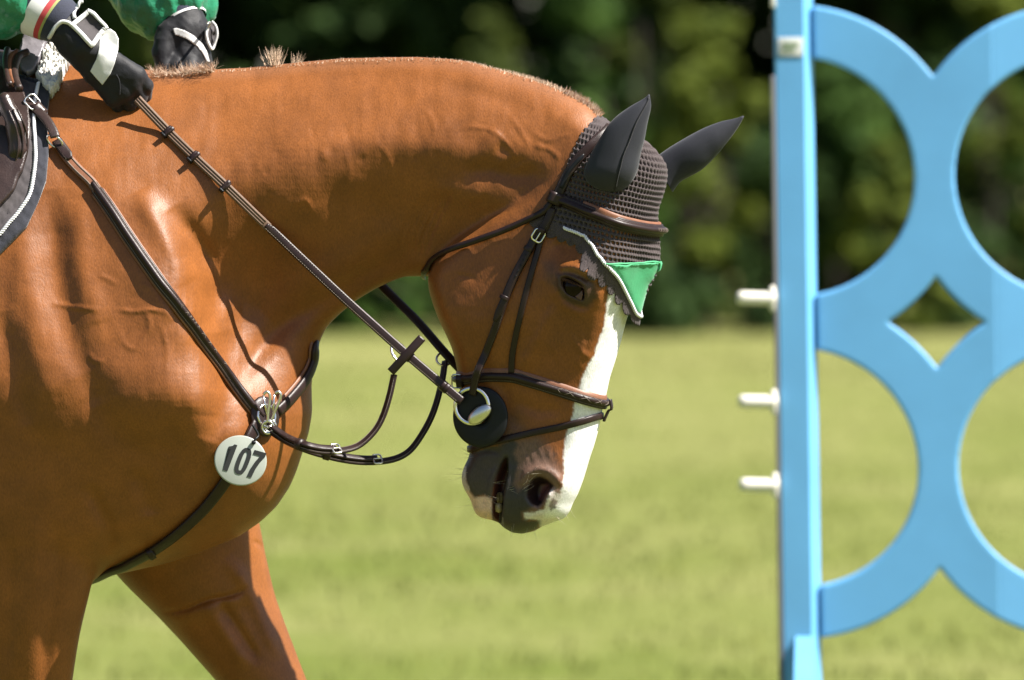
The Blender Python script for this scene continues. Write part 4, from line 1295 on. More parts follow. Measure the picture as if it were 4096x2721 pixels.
# ------------------------------------------------------------------ bridle
bridle = thing('bridle', 'dark brown leather bridle with padded browband and noseband on the chestnut head', 'bridle', tuple(P(2200, 900, -.2)))
def head_ring(curve, off, w, h, n=96, bonnet_on=False, center=None, prof=None, name='noseband', m='leather', stitch=.38, span=None, lsign=1):
    """strap that runs round the head; curve = near-side places (px, py, l cm)"""
    sz = np.array(sorted([hpx(a, b, c / 100) for a, b, c in curve]))
    sc = (sz[0, 0] + sz[-1, 0]) / 2
    pts, nr = [], []
    for an in (np.linspace(0, 2 * PI, n, endpoint=False) if span is None else np.linspace(span[0], span[1], n)):
        d = FWD * math.cos(an) + LAT * math.sin(an)
        r_ = 0.05; hit = None
        for _ in range(4):
            z = np.interp(sc + r_ * math.cos(an), sz[:, 0], sz[:, 1])
            o = Vector(head_xyz(sc, 0, z))
            hit = BVH.ray_cast(o, Vector(d))
            if hit[0] is not None and hit[3] < .2: r_ = hit[3]
        rr = r_
        if bonnet_on:
            hit = BBVH.ray_cast(o, Vector(d))
            if hit[0] is not None and hit[3] < .2: rr = max(rr, hit[3])
        pts.append(np.array(o) + d * rr); nr.append(d)
    pts, nr = np.array(pts), np.array(nr)
    if span is None:
        for _ in range(3): pts = (np.roll(pts, 1, 0) + 2 * pts + np.roll(pts, -1, 0)) / 4
    else:
        for k in range(3): pts[:, k] = smooth1(pts[:, k], 4)
    pts = pts + nr * off
    o = strap(name, pts, nr, w, h, M[m], bridle, prof, closed=span is None)
    if stitch: stitches(o, pts, nr, [-w * stitch, w * stitch], h * .42 if prof is not None else h * .95, bridle)
    return o, pts, nr
# noseband
nb_c = [(1850,1520,4.6),(1949,1503,5.6),(2056,1506,6.1),(2163,1540,5.8),(2265,1574,5.3),(2367,1606,4),(2425,1622,1)]
nbo, nbp, nbn = head_ring(nb_c, .0015, .0185, .0075, prof=padded_prof(.0185, .0085))
_, _, _ = head_ring([(a, b - 9, c) for a, b, c in nb_c], .0005, .019, .0035, name='noseband_lining', m='leather_edge', stitch=0)
# cross-stitched decoration at the front of the noseband
def diamonds(pts, nr, i0, i1, rep, w, up, owner):
    seg = resample(np.c_[pts, nr][np.arange(i0, i1) % len(pts)], .0012)
    p, n = seg[:, :3], seg[:, 3:]
    t, n, a = frames(p, n)
    u = np.linspace(0, 1, len(p))
    V = []; F_ = []
    for sg in (1, -1):
        c = p + a * (sg * np.sin(u * PI * rep) * w)[:, None] + n * (up * np.sqrt(np.clip(1 - (np.sin(u * PI * rep) * .75) ** 2, .2, 1)))[:, None]
        v, f = sweep(c, n, circ(.0004, 5)); F_ += [tuple(i + len(V) for i in x) for x in f]; V += list(v)
    o = mesh_np('fancy_stitching', V, F_, M['thread'], owner); o['kind'] = 'stuff'
diamonds(nbp, nbn, -14, 15, 9, .0042, .0100, nbo)
# browband lies over the bonnet
bb_c = [(2190,770,8.2),(2215,787,8.4),(2300,820,8.6),(2383,857,8.8),(2478,896,8),(2560,920,6),(2640,934,1),(2660,936,0)]
bbo, bbp, bbn = head_ring(bb_c, .003, .0185, .008, bonnet_on=True, prof=padded_prof(.0185, .0095), name='browband', span=(-2.4, 2.4), n=90)
head_ring([(a + 2, b - 13, c) for a, b, c in bb_c], .003, .016, .0042, bonnet_on=True, name='browband_lining', m='leather_edge', stitch=0, span=(-1.9, 1.9), n=80)
diamonds(bbp, bbn, 39, 52, 7, .0042, .0110, bbo)
# flash strap under the noseband
fo, fp, fn = head_ring([(1880,1800,3.8),(1960,1772,4.4),(2021,1757,4.8),(2069,1746,5),(2133,1730,5.1),(2228,1711,5),(2324,1687,4.2),(2400,1663,1)], .0012, .0105, .0032, name='flash_strap', stitch=0)
i = int(np.argmax(fp @ FWD)); j = int(np.argmax(nbp @ FWD))
mid_ = (fp[i] + nbp[j]) / 2
lp_ = np.array([nbp[j] + FWD * .0085 + UPV * .006, nbp[j] + FWD * .0105 - UPV * .008, mid_ + FWD * .009, fp[i] + FWD * .0055 - UPV * .002, fp[i] + FWD * .003 - UPV * .008])
strap('flash_loop', resample(lp_, .003), np.repeat(FWD[None], len(resample(lp_, .003)), 0), .012, .003, M['leather'], bridle)
def sstrap(name, px, w, h, m='leather', off=.0015, stitch=.36, R=None, sm=6, parent=None, taper_end=False, prof=None):
    p, n = surf_path(px, 8, off, sm, R)
    tp_ = None
    if taper_end:
        tp_ = np.ones(len(p)); k = 6; tp_[-k:] = np.linspace(1, .25, k) ** .6
    return strap(name, p, n, w, h, M[m], parent or bridle, prof, stitch, taper=tp_), p, n
# headpiece behind the ear
ho, hp_, hn_ = sstrap('headpiece', [(2222,800),(2238,766),(2258,724),(2296,660),(2337,609),(2378,568),(2420,532),(2440,512)], .0155, .0042, off=.0025, R=ray_b)
sstrap('headpiece_slot', [(2248,748),(2268,708),(2298,660),(2330,618)], .006, .0022, m='rubber', off=.0062, R=ray_b, stitch=0)
# cheekpiece with buckle, keepers and the loose pointed end
cheek_px = [(2212,830),(2178,905),(2150,940),(2112,1013),(2076,1080),(2041,1156),(2016,1215),(1992,1285),(1974,1335),(1949,1401),(1929,1462),(1914,1530),(1908,1568)]
cp, cn_1 = surf_path(cheek_px, 8, .002, 10, ray_b)
cp = cp + cn_1 * (.0165 * sstep(1400, 1480, pix(cp)[1]))[:, None]      # the cheekpiece runs over the noseband to the ring
co = strap('cheekpiece', cp, cn_1, .0118, .0040, M['leather'], bridle, None, .36)
sstrap('strap_end', [(2140,958),(2112,1013),(2076,1080),(2041,1152),(2022,1200),(2000,1248),(1982,1282)], .0122, .0030, off=.0068, R=ray_b, sm=10, stitch=0, taper_end=True)
sstrap('noseband_hanger', [(2212,848),(2190,900),(2168,952),(2138,1054),(2102,1182),(2071,1309),(2051,1411),(2046,1492)], .0095, .0030, off=.0012, R=ray_b, sm=8, stitch=0)
def at_px(a, b, R=ray_b): return R(a, b)
h, n = ray_b(2150, 937); buckle(h + n * .006, P(2112,1013,0) - P(2178,905,0), n, .0175, .019, M['steel'], bridle, .0015)
for a, b in ((2118, 998), (2022, 1192), (2160, 918)):
    h, n = ray_b(a, b); keeper(h + n * .0035, P(2041,1156,0) - P(2112,1013,0), n, .0150, .0065, .0075, M['leather'], bridle)
h, n = ray_b(2218, 790); keeper(h + n * .004, P(2150,937,0) - P(2218,790,0), n, .026, .018, .010, M['leather'], bridle, 'browband_loop')
# holes in the cheek strap
for k in range(5):
    a, b = 2108 - k * 9.5, 1022 + k * 21
    h, n = ray_b(a, b); t_ = np.cross(n, [0, 0, 1.]); t_ /= np.linalg.norm(t_)
    ring('punch_hole', h + n * .0102, t_, np.cross(t_, n), .0010, .0010, .0005, M['rubber'], co)
# throatlatch: from the ear down round the jaw
tp_, tn_ = surf_path([(2204,815),(2179,846),(2112,881),(2010,926),(1908,967),(1806,1008),(1740,1044),(1712,1068)], 8, .004, 8, ray_b)
far_ = mirror_head(tp_)
ext = np.array([P(1700,1086,tp_[-1][1] + .012), P(1697,1100,tp_[-1][1] + .035), P(1702,1108,tp_[-1][1] + .06)])
fullp = np.r_[tp_, ext]; fulln = np.r_[tn_, np.array([[-.9, -.4, -.1], [-1, 0, -.2], [-.9, .4, -.2]])]
strap('throatlatch', fullp, fulln, .0100, .0036, M['leather'], bridle, prof=flat_prof(.0100, .0042, .5))
# noseband buckle at the jaw
h, n = ray(1850, 1520)
keeper(h + n * .004, LAT * 0 + FWD, n, .020, .010, .008, M['leather'], bridle)
if h is not None: rrect_ring('buckle', h + n * .010, UPV, FWD, .021, .016, .0014, M['steel'], bridle)

# ------------------------------------------------------------------ bit and its rubber guard
sb, zb = hpx(1888, 1624, .070)
BC = head_xyz(sb, .066, zb)
bit = thing('bit', 'steel loose ring bit with egg shaped cheek at the near corner of the mouth', 'bit', tuple(BC))
r1 = FWD * .98 + LAT * .0; r1 /= np.linalg.norm(r1)
for sd in (1, -1):
    c = head_xyz(sb, sd * .070, zb)
    ring('bit_ring', c, FWD, UPV, .0262, .0272, .0034, M['steel'], bit)
    s2, z2 = hpx(1918, 1658, .0725)
    c2_ = head_xyz(s2, sd * .0715, z2)
    bm = bmesh.new(); bmesh.ops.create_uvsphere(bm, u_segments=24, v_segments=14, radius=1)
    ax = (FWD * .80 + UPV * .60); ay = np.cross(LAT, ax)
    mt_ = Matrix(((ax[0] * .022, ay[0] * .0118, LAT[0] * .008, c2_[0]), (ax[1] * .022, ay[1] * .0118, LAT[1] * .008, c2_[1]), (ax[2] * .022, ay[2] * .0118, LAT[2] * .008, c2_[2]), (0, 0, 0, 1)))
    bm_obj('bit_cheek', bm, M['steel_dull'], bit, mt_)
a_, b_ = head_xyz(s2, .068, z2), head_xyz(s2, -.068, z2)
pp = np.linspace(a_, b_, 8); V, F_ = sweep(pp, np.repeat(UPV[None], 8, 0), circ(.007, 10)); mesh_np('mouthpiece', V, F_, M['steel_dull'], bit)
guard = None
for sd in (1,):
    sg, zg = hpx(1922, 1668, .062)
    c = head_xyz(sg, sd * .0615, zg)
    tprof = []
    bm = bmesh.new()
    K = 48; rings_ = [(.010, .004), (.020, .0048), (.032, .0046), (.040, .0042), (.0435, .003), (.0445, .0005), (.043, -.0028), (.010, -.003)]
    vs = []
    for rr, hh in rings_:
        vs.append([bm.verts.new(c + FWD * rr * .98 * math.cos(2 * PI * k / K) + UPV * rr * 1.06 * math.sin(2 * PI * k / K) + LAT * sd * hh) for k in range(K)])
    for i in range(len(vs)):
        nxt = vs[(i + 1) % len(vs)]
        for k in range(K):
            bm.faces.new((vs[i][k], vs[i][(k + 1) % K], nxt[(k + 1) % K], nxt[k]))
    bmesh.ops.recalc_face_normals(bm, faces=bm.faces)
    g = bm_obj('bit_guard', bm, M['rubber'])
    tag(g, 'round black rubber bit guard behind the steel bit ring', 'bit guard')

# ------------------------------------------------------------------ reins
reins = thing('reins', 'long reins of brown webbing and leather running from glove to bit ring', 'reins', tuple(P(1200, 1000, -.2)))
RN = [(548,396),(600,451),(676,530),(779,630),(901,744),(1054,892),(1110,944),(1224,1052),(1371,1190),(1493,1300),(1605,1400),(1718,1497),(1800,1567),(1832,1594),(1848,1606)]
def drape(px, ya, yb, off, step=8):
    q = resample(np.array(px, float), step)
    u = np.linspace(0, 1, len(q)); line = ya + (yb - ya) * u
    y = []
    for (a, b), L in zip(q, line):
        h, n = ray(a, b)
        y.append(min(L, h[1] - off) if h is not None and (a < 1560 or a > 1830) else L)
    y = smooth1(np.minimum(np.array(y), smooth1(np.array(y), 40)), 16)
    return Parr(q[:, 0], q[:, 1], y), q
rp, rq = drape(RN, -.078, float(BC[1]) - .008, .006)
rn_ = np.repeat(np.array([[0.05, -1.0, 0.12]]), len(rp), 0)
kL = int(np.argmin(np.abs(rq[:, 0] - 1062)))
wo = strap('rein_webbing', rp[:kL + 3], rn_[:kL + 3], .0142, .0030, M['web'], reins)
for o_ in (-.0042, 0, .0042):
    v, f = sweep(rp[:kL] + rn_[:kL] * .0034 + np.array([.0, 0, 0]) + frames(rp[:kL], rn_[:kL])[2] * o_, rn_[:kL], circ(.0011, 6))
    mesh_np('webbing_rib', v, f, M['web'], wo)
tpv = np.ones(len(rp) - kL); tpv[:5] = np.linspace(.35, 1, 5) ** .6
strap('rein_leather', rp[kL:] + rn_[kL:] * .0012, rn_[kL:], .0138, .0052, M['leather'], reins, stitch=.36, taper=tpv, prof=flat_prof(.0138, .0042, .2))
for a in (676, 779, 901):
    k = int(np.argmin(np.abs(rq[:, 0] - a)))
    so = keeper(rp[k], rp[k + 1] - rp[k], rn_[k], .0185, .0090, .0066, M['leather'], reins, 'rein_stop')
    t_ = rp[k + 1] - rp[k]; t_ /= np.linalg.norm(t_); ac = np.cross(rn_[k], t_)
    keeper(rp[k] + rn_[k] * .0056, ac, rn_[k], .0060, .020, .0022, M['leather'], so, 'stop_band')
    keeper(rp[k] + rn_[k] * .0010 - ac * 0.0095, t_, rn_[k], .0050, .0085, .0085, M['rubber'], so, 'stop_loop')
for a in (1640, 1772, 1785):
    k = int(np.argmin(np.abs(rq[:, 0] - a))); keeper(rp[k], rp[k + 1] - rp[k], rn_[k], .0165, .006, .0085, M['leather'], reins)
# far rein, from the far hand to the hidden bit ring
sf, zf = sb, zb
farring = head_xyz(sb, -.072, zb)
fpx = pix(farring)
fr = [(700,290,.13),(1000,560,.12),(1300,900,.07),(1527,1145,.03),(1666,1284,.0),(1796,1432,-.03),(fpx[0] - 20, fpx[1] - 25, float(farring[1]) + .008)]
fr3 = resample(np.array([P(*a) for a in fr]), .004)
strap('rein_leather', fr3, np.repeat(np.array([[0.3, -.9, .4]]), len(fr3), 0), .0145, .0042, M['leather'], reins, prof=flat_prof(.0145, .0038, .15))
fr4 = resample(np.array([P(555,292,-.01), P(600,296,.02), P(640,302,.055), P(700,304,.12)]), .004)
strap('rein_webbing', fr4, np.repeat(np.array([[0, -.8, .6]]), len(fr4), 0), .011, .003, M['leather_edge'], reins)

# ------------------------------------------------------------------ breastplate
bp_ = thing('breastplate', 'padded brown leather breastplate strapped across the chestnut shoulder and chest', 'breastplate', tuple(P(1000, 1650, -.2)))
BPX = [(372,742),(400,782),(435,831),(533,979),(631,1119),(737,1266),(842,1421),(933,1540),(1000,1625),(1040,1668)]
p, n = surf_path(BPX, 8, .003, 14)
tpv = np.ones(len(p)); tpv[:6] = np.linspace(.4, 1, 6) ** .5
shoulder = strap('shoulder_strap', p, n, .0185, .0075, M['leather'], bp_, prof=padded_prof(.0185, .0095), taper=tpv)
stitches(shoulder, p, n, [-.0070, .0070], .0040, bp_)
strap('strap_lining', p[4:] - n[4:] * .0018, n[4:], .0225, .0030, M['leather_edge'], bp_)
k = len(p); diamonds(p, n, int(k * .52), int(k * .78), 9, .0038, .0110, shoulder)
el, eln = surf_path([(248,606),(263,628),(310,680),(365,733),(392,768)], 8, .004, 6)
eo = strap('elastic_strap', el, eln, .0160, .0030, M['leather_edge'], bp_)
for o_ in (-.0045, .0045):
    v, f = sweep(el + eln * .0034 + frames(el, eln)[2] * o_, eln, circ(.0010, 6)); mesh_np('elastic_rib', v, f, M['thread'], eo)
tab, tabn = surf_path([(226,576),(248,604),(272,634),(284,648)], 6, .0085, 4)
tpv = np.ones(len(tab)); tpv[-4:] = np.linspace(1, .5, 4)
strap('leather_tab', tab, tabn, .0170, .0034, M['leather'], bp_, stitch=.34, taper=tpv)
up_, upn = surf_path([(30,366),(60,404),(98,440),(134,464),(168,494),(195,524),(212,556),(220,584)], 6, .022, 10)
strap('saddle_strap', up_, upn, .0150, .0036, M['saddle'], bp_, stitch=.36)
h, n_ = ray(134, 459); buckle(h + n_ * .028, P(190,520,0) - P(134,459,0), n_, .021, .022, M['steel'], bp_, .0017)
ko = keeper(h + n_ * .0255 + (P(160,486,0) - P(134,459,0)), P(190,520,0) - P(134,459,0), n_, .019, .022, .007, M['saddle'], bp_)
h, n_ = ray(218, 586); ring('strap_ring', h + n_ * .014, np.array([.85, 0, -.5]), np.array([.3, -.5, .7]), .0135, .0105, .0018, M['steel'], bp_)
# far shoulder strap, seen at the front of the chest
q_, qn = surf_path([(1100,1648),(1150,1600),(1196,1545),(1228,1490),(1246,1440)], 8, .004, 6)
fext = np.array([P(1258,1395,-.045), P(1263,1350,-.01), P(1255,1290,.03), P(1225,1200,.06)])
qq = resample(np.r_[q_, fext], .006)
qn2 = np.repeat(np.array([[.85, -.5, -.15]]), len(qq), 0); qn2[:len(q_) // 2] = qn[0] * .5 + np.array([.4, -.3, 0])
qn2 = np.stack([smooth1(qn2[:, k], 10) for k in range(3)], 1)
strap('shoulder_strap', qq, qn2, .0165, .0070, M['leather'], bp_, prof=flat_prof(.0165, .0050, .25))
strap('strap_lining', qq - qn2 * .001 + np.array([-.003, 0, .003]), qn2, .018, .0030, M['leather_edge'], bp_)
# centre ring and girth strap
h, n_ = ray(1050, 1668)
cC = h + n_ * .010
t_ = np.cross(n_, [0, 0, 1.]); t_ /= np.linalg.norm(t_); u_ = np.cross(t_, n_)
ring('centre_ring', cC, t_, u_, .0165, .0175, .0024, M['steel'], bp_)
bm = bmesh.new(); bmesh.ops.create_uvsphere(bm, u_segments=20, v_segments=10, radius=1)
bm_obj('ring_pad', bm, M['leather'], bp_, Matrix.Translation(cC - n_ * .004) @ Matrix(((t_[0] * .028, u_[0] * .032, n_[0] * .006, 0), (t_[1] * .028, u_[1] * .032, n_[1] * .006, 0), (t_[2] * .028, u_[2] * .032, n_[2] * .006, 0), (0, 0, 0, 1))))
gs, gsn = surf_path([(1020,1690),(985,1760),(940,1850),(892,1928),(814,2026),(716,2117),(619,2188),(540,2232),(480,2262)], 8, .004, 12)
yg = float(gs[-1][1])
gx_ = np.array([P(430, 2288, yg + .012), P(370, 2316, yg + .035), P(280, 2345, yg + .06), P(150, 2372, yg + .085), P(0, 2390, yg + .10)])
gl_ = resample(np.r_[gs[::4], gx_], .006); k_ = len(gl_)
gn_ = np.array([gsn[min(len(gsn) - 1, int(i / k_ * len(gsn) * 1.35))] for i in range(k_)])
gn_[int(k_ * .8):] = np.array([-.15, -.55, -.85]); gsn = np.stack([smooth1(gn_[:, k], 12) for k in range(3)], 1); gs = gl_
strap('girth_strap', gs, gsn, .0190, .0050, M['leather'], bp_, stitch=.34)
for a, b in ((598, 2200),):
    h, n_ = ray(a, b)
    if h is not None: keeper(h + n_ * .004, P(521,2241,0) - P(619,2188,0), n_, .024, .010, .009, M['leather'], bp_)
# ------------------------------------------------------------------ running martingale
mg_ = thing('running_martingale', 'dark leather martingale fork hanging in loops between chest and reins', 'martingale', tuple(cC))
ymr = float(rp[int(np.argmin(np.abs(rq[:, 0] - 1600)))][1])
near_f = [(1579,1500,ymr - .004),(1559,1589,ymr - .01),(1531,1673,ymr - .015),(1494,1733,ymr - .02),(1434,1785,ymr - .03),(1359,1806,ymr - .045),(1289,1808,ymr - .055),(1219,1794,ymr - .065),(1145,1766,float(cC[1]) - .03),(1089,1728,float(cC[1]) - .014)]
far_f = [(1783,1446,-.03),(1769,1533,-.05),(1736,1649,-.075),(1694,1733,-.09),(1639,1806,-.10),(1573,1840,-.11),(1475,1851,-.12),(1382,1843,-.13),(1289,1822,-.14),(1219,1800,-.15),(1145,1768,float(cC[1]) - .022),(1085,1730,float(cC[1]) - .008)]
for pl in (near_f, far_f):
    q3 = resample(np.array([P(*a) for a in pl]), .004)
    t_ = np.gradient(q3, axis=0); t_ /= np.linalg.norm(t_, axis=1)[:, None]
    nn_ = np.cross(t_, np.array([0, -1.0, 0])) * .75 + np.array([.0, -.66, 0])
    strap('fork_strap', q3, nn_, .0118, .0042, M['leather'], mg_, prof=flat_prof(.0122, .0034, .15), stitch=.36)
    # doubled part behind the buckle
    k = len(q3) * 11 // 20
    dbl = q3[k:] + np.array([0, -.002, .0052]) * np.linspace(1, 1.4, len(q3) - k)[:, None]
    strap('fork_strap_end', dbl, nn_[k:], .0105, .0036, M['leather'], mg_)
    buckle(q3[k] + np.array([0, -.004, .003]), t_[k], nn_[k], .020, .013, M['steel_dull'], mg_, .0014)
    k2 = len(q3) * 15 // 20
    keeper(q3[k2], t_[k2], nn_[k2], .0165, .010, .011, M['leather'], mg_)
rr_ = P(1597, 1411, ymr - .002)
ring('martingale_ring', rr_, np.array([.55, .55, .6]) / .985, np.array([.6, -.2, -.77]), .0125, .0165, .0021, M['steel'], mg_)
ring('martingale_ring', P(1778, 1436, -.03), np.array([.9, .3, .2]), np.array([.2, -.3, -.8]), .0135, .0125, .0019, M['steel'], mg_)
# leather stop on the near rein: cross-shaped piece
sa, sb_ = P(1688, 1352, ymr - .014), P(1564, 1488, ymr - .014)
cr = resample(np.array([sa, (sa + sb_) / 2 + np.array([0, -.004, 0]), sb_]), .003)
so = strap('rein_stop', cr, np.repeat(np.array([[0, -1., 0.1]]), len(cr), 0), .0135, .0045, M['leather'], reins, stitch=.36)
# snap hooks
for k, (a, b, dy, an) in enumerate(((1068, 1655, -.018, -0.05), (1092, 1652, -.006, .22))):
    c = P(a, b, float(cC[1]) + dy)
    up2 = np.array([math.sin(an), -.05, math.cos(an)]); ac2 = np.array([math.cos(an), 0, -math.sin(an)])
    hk = np.array([c + up2 * .030 - ac2 * .004, c + up2 * .034 + ac2 * .001, c + up2 * .030 + ac2 * .0055, c + up2 * .018 + ac2 * .005, c + up2 * .004 + ac2 * .002, c - up2 * .012])
    v, f = sweep(resample(hk, .002), np.repeat(np.array([[0, -1., 0]]), len(resample(hk, .002)), 0), circ(.0023, 8))
    so2 = mesh_np('snap_hook', v, f, M['steel_dull'], mg_)
    v, f = sweep(np.array([c + up2 * .029 - ac2 * .0045, c + up2 * .012 - ac2 * .002, c - up2 * .002]), np.repeat(np.array([[0, -1., 0]]), 3, 0), circ(.0018, 8)); mesh_np('snap_gate', v, f, M['steel'], so2)
    ring('swivel_ring', c - up2 * .021, ac2, up2, .0085, .0095, .0021, M['steel'], so2)
# ------------------------------------------------------------------ number tag 107
TC = ray(964, 1840)[0] + np.array([0.0, -.022, 0])
tagn = np.array([.10, -.985, .12]); tagn /= np.linalg.norm(tagn)
rot = math.radians(-16)
tx = np.array([math.cos(rot), .1, math.sin(rot)]); tx -= tagn * (tx @ tagn); tx /= np.linalg.norm(tx)
ty = np.cross(tagn, tx); ty = ty if ty[2] > 0 else -ty
tagt = thing('number_tag', 'round pale plastic number tag reading 107 hanging on the breastplate', 'number tag', tuple(TC))
K = 56
V = []; F_ = []
for rr, hh in ((.0, .0012), (.0375, .0012), (.0392, .0006), (.0396, -.0006), (.0385, -.0016), (.0, -.0016)):
    for k in range(K):
        a = 2 * PI * k / K
        V.append(TC + tx * rr * 1.03 * math.cos(a) + ty * rr * .98 * math.sin(a) + tagn * hh)
for i in range(5):
    for k in range(K): F_.append((i * K + k, i * K + (k + 1) % K, (i + 1) * K + (k + 1) % K, (i + 1) * K + k))
tdisc = mesh_np('tag_disc', V, F_, M['tagp'], tagt)
def glyph(polys, ox, sc_, name, holes=()):
    for pl in polys:
        pl = np.array(pl, float)
        pts = TC + np.outer((pl[:, 0] * sc_ + ox + pl[:, 1] * sc_ * .10), tx) + np.outer(pl[:, 1] * sc_ - .0215, ty) + tagn * .0022
        n_ = len(pts); V = np.r_[pts, pts - tagn * .0012]
        F_ = [tuple(range(n_)), tuple(range(2 * n_ - 1, n_ - 1, -1))] + [(i, i + n_, (i + 1) % n_ + n_, (i + 1) % n_) for i in range(n_)]
        bm = bmesh.new(); bv_ = [bm.verts.new(x) for x in V]
        for f in F_: bm.faces.new([bv_[i] for i in f])
        bmesh.ops.triangulate(bm, faces=[f for f in bm.faces if len(f.verts) > 4]); bmesh.ops.recalc_face_normals(bm, faces=bm.faces)
        bm_obj(name, bm, M['ink'], tagt, smooth=False)
S_ = .043
glyph([[(.10,0),(.27,0),(.27,1),(.16,1),(.12,.93),(.0,.87),(.0,.77),(.10,.81)]], -.0268, S_, 'numeral_one')
zo, zi = [], []
for k in range(28):
    a = 2 * PI * k / 28
    ex = lambda v: math.copysign(abs(v) ** .75, v)
    zo.append((.2 + .22 * ex(math.cos(a)), .5 + .5 * ex(math.sin(a)))); zi.append((.2 + .075 * ex(math.cos(a)), .5 + .36 * ex(math.sin(a))))
zo, zi = np.array(zo), np.array(zi)
def ringglyph(o, i_, ox, sc_, name):
    def tr(pl): return TC + np.outer((pl[:, 0] * sc_ + ox + pl[:, 1] * sc_ * .10), tx) + np.outer(pl[:, 1] * sc_ - .0215, ty)
    A, B = tr(o), tr(i_); n_ = len(o)
    V = np.r_[A + tagn * .0022, B + tagn * .0022, A + tagn * .001, B + tagn * .001]
    F_ = []
    for k in range(n_):
        j = (k + 1) % n_
        F_ += [(k, j, n_ + j, n_ + k), (k, 2 * n_ + k, 2 * n_ + j, j), (n_ + k, n_ + j, 3 * n_ + j, 3 * n_ + k)]
    mesh_np(name, V, F_, M['ink'], tagt, smooth=False)
ringglyph(zo, zi, -.0068, S_, 'numeral_zero')
glyph([[(0,1),(0,.84),(.26,.84),(.17,.6),(.10,.3),(.08,0),(.24,0),(.27,.34),(.34,.62),(.44,.86),(.44,1)]], .0125, S_, 'numeral_seven')
v, f = sweep(resample(np.array([TC + ty * .031 + tx * .012 + tagn * .003, TC + ty * .037 + tx * .013 + tagn * .006, TC + ty * .045 + tx * .016 + tagn * .002, P(1010, 1700, float(TC[1]) + .004)]), .002), np.repeat(tagn[None], len(resample(np.array([TC + ty * .031 + tx * .012 + tagn * .003, TC + ty * .037 + tx * .013 + tagn * .006, TC + ty * .045 + tx * .016 + tagn * .002, P(1010, 1700, float(TC[1]) + .004)]), .002)), 0), circ(.0019, 8))
mesh_np('tie_cord', v, f, M['rubber'], tagt)
sphere_mesh('knot', TC + ty * .032 + tx * .012 + tagn * .004, .0036, M['rubber'], tagt, 12)

# ------------------------------------------------------------------ soft bodies from rounded limbs
def blob(caps, vox, k=0.006, pad=0.02):
    """closed surface round a set of tapering rounded limbs ((p, q, r0, r1[, k]))"""
    A = np.array([np.r_[c[0], c[1], c[2], c[3]] for c in caps], float)
    lo = np.minimum(A[:, :3] - A[:, 6:7], A[:, 3:6] - A[:, 7:8]).min(0) - pad; hi = np.maximum(A[:, :3] + A[:, 6:7], A[:, 3:6] + A[:, 7:8]).max(0) + pad
    n = np.ceil((hi - lo) / vox).astype(int) + 1
    xs, ys, zs = (lo[i] + vox * np.arange(n[i]) for i in range(3))
    gy_, gz_, gx_ = np.meshgrid(ys, zs, xs, indexing='ij')
    Fm = None
    for c in caps:
        a, b = np.asarray(c[0], float), np.asarray(c[1], float)
        kk = c[4] if len(c) > 4 else k
        ab = b - a; l2 = ab @ ab + 1e-12
        t = np.clip(((gx_ - a[0]) * ab[0] + (gy_ - a[1]) * ab[1] + (gz_ - a[2]) * ab[2]) / l2, 0, 1)
        f = np.sqrt((gx_ - a[0] - t * ab[0]) ** 2 + (gy_ - a[1] - t * ab[1]) ** 2 + (gz_ - a[2] - t * ab[2]) ** 2) - (c[2] + t * (c[3] - c[2]))
        Fm = f if Fm is None else smin(Fm, f, kk)
    v, f = surface_nets(Fm.astype(np.float32), (lo[0], lo[1], lo[2]), vox)
    v = lap(v, f, 4)
    nn_ = np.cross(v[f[:, 1]] - v[f[:, 0]], v[f[:, 2]] - v[f[:, 0]])
    if (nn_ * (v[f].mean(1) - v.mean(0))).sum() < 0: f = f[:, ::-1].copy()
    return v, f
def pc_(a, b, r0, r1, *k):
    return (P(*a), P(*b), r0 / 2560, r1 / 2560, *k)
def make_ray(v, f):
    T = BVHTree.FromPolygons(v.tolist(), f.tolist())
    def R(px, py):
        q = P(px, py, 0); d = (Vector(q) - CAMV).normalized()
        h = T.ray_cast(CAMV, d)
        if h[0] is None: return None, None
        n = h[1] if h[1].dot(d) < 0 else -h[1]
        return np.array(h[0]), np.array(n)
    return R
def folds(v, f, amp, freq, seed, stretch=(1, 1, 1)):
    n = np.zeros_like(v)
    fn = np.cross(v[f[:, 1]] - v[f[:, 0]], v[f[:, 2]] - v[f[:, 0]])
    for k in range(f.shape[1]):
        for c in range(3): n[:, c] += np.bincount(f[:, k], fn[:, c], minlength=len(v))
    n /= np.linalg.norm(n, axis=1)[:, None] + 1e-12
    s = vnoise(v * np.array(stretch), freq, seed, 3)
    return v + n * (amp * (0.5 - np.abs(s) * 2.2))[:, None]

# ------------------------------------------------------------------ saddle, pads
pad = thing('saddle_pad', 'navy quilted saddle pad edged with white rope piping on the shoulder', 'saddle pad', tuple(P(100, 700, -.1)))
QU = lambda v: -0.0018 * np.exp(-(np.abs(((v[:, 0] + v[:, 1]) / 62) % 1 - .5) / .06) ** 2) - 0.0018 * np.exp(-(np.abs(((v[:, 0] - v[:, 1]) / 62) % 1 - .5) / .06) ** 2)
project_patch('pad_border', [(-260,300),(-60,300),(110,330),(207,361),(199,392),(191,453),(189,491),(196,600),(193,642),(184,733),(154,810),(105,916),(0,1021),(-120,1090),(-260,1130)], 11, .014, .013, M['pad'], pad, relief=QU)
project_patch('pad_quilt', [(-260,330),(60,340),(158,372),(149,415),(143,470),(139,526),(142,600),(145,670),(131,761),(96,839),(47,902),(-4,956),(-120,1020),(-260,1060)], 11, .0185, .008, M['pad_grey'], pad, relief=QU)
cp_, cn_ = surf_path([(160,368),(150,415),(144,470),(140,526),(143,600),(146,670),(132,761),(97,839),(48,902),(0,956),(-100,1012)], 7, .0195, 6)
cord('rope_piping', cp_, cn_, .0029, M['white_cord'], pad)
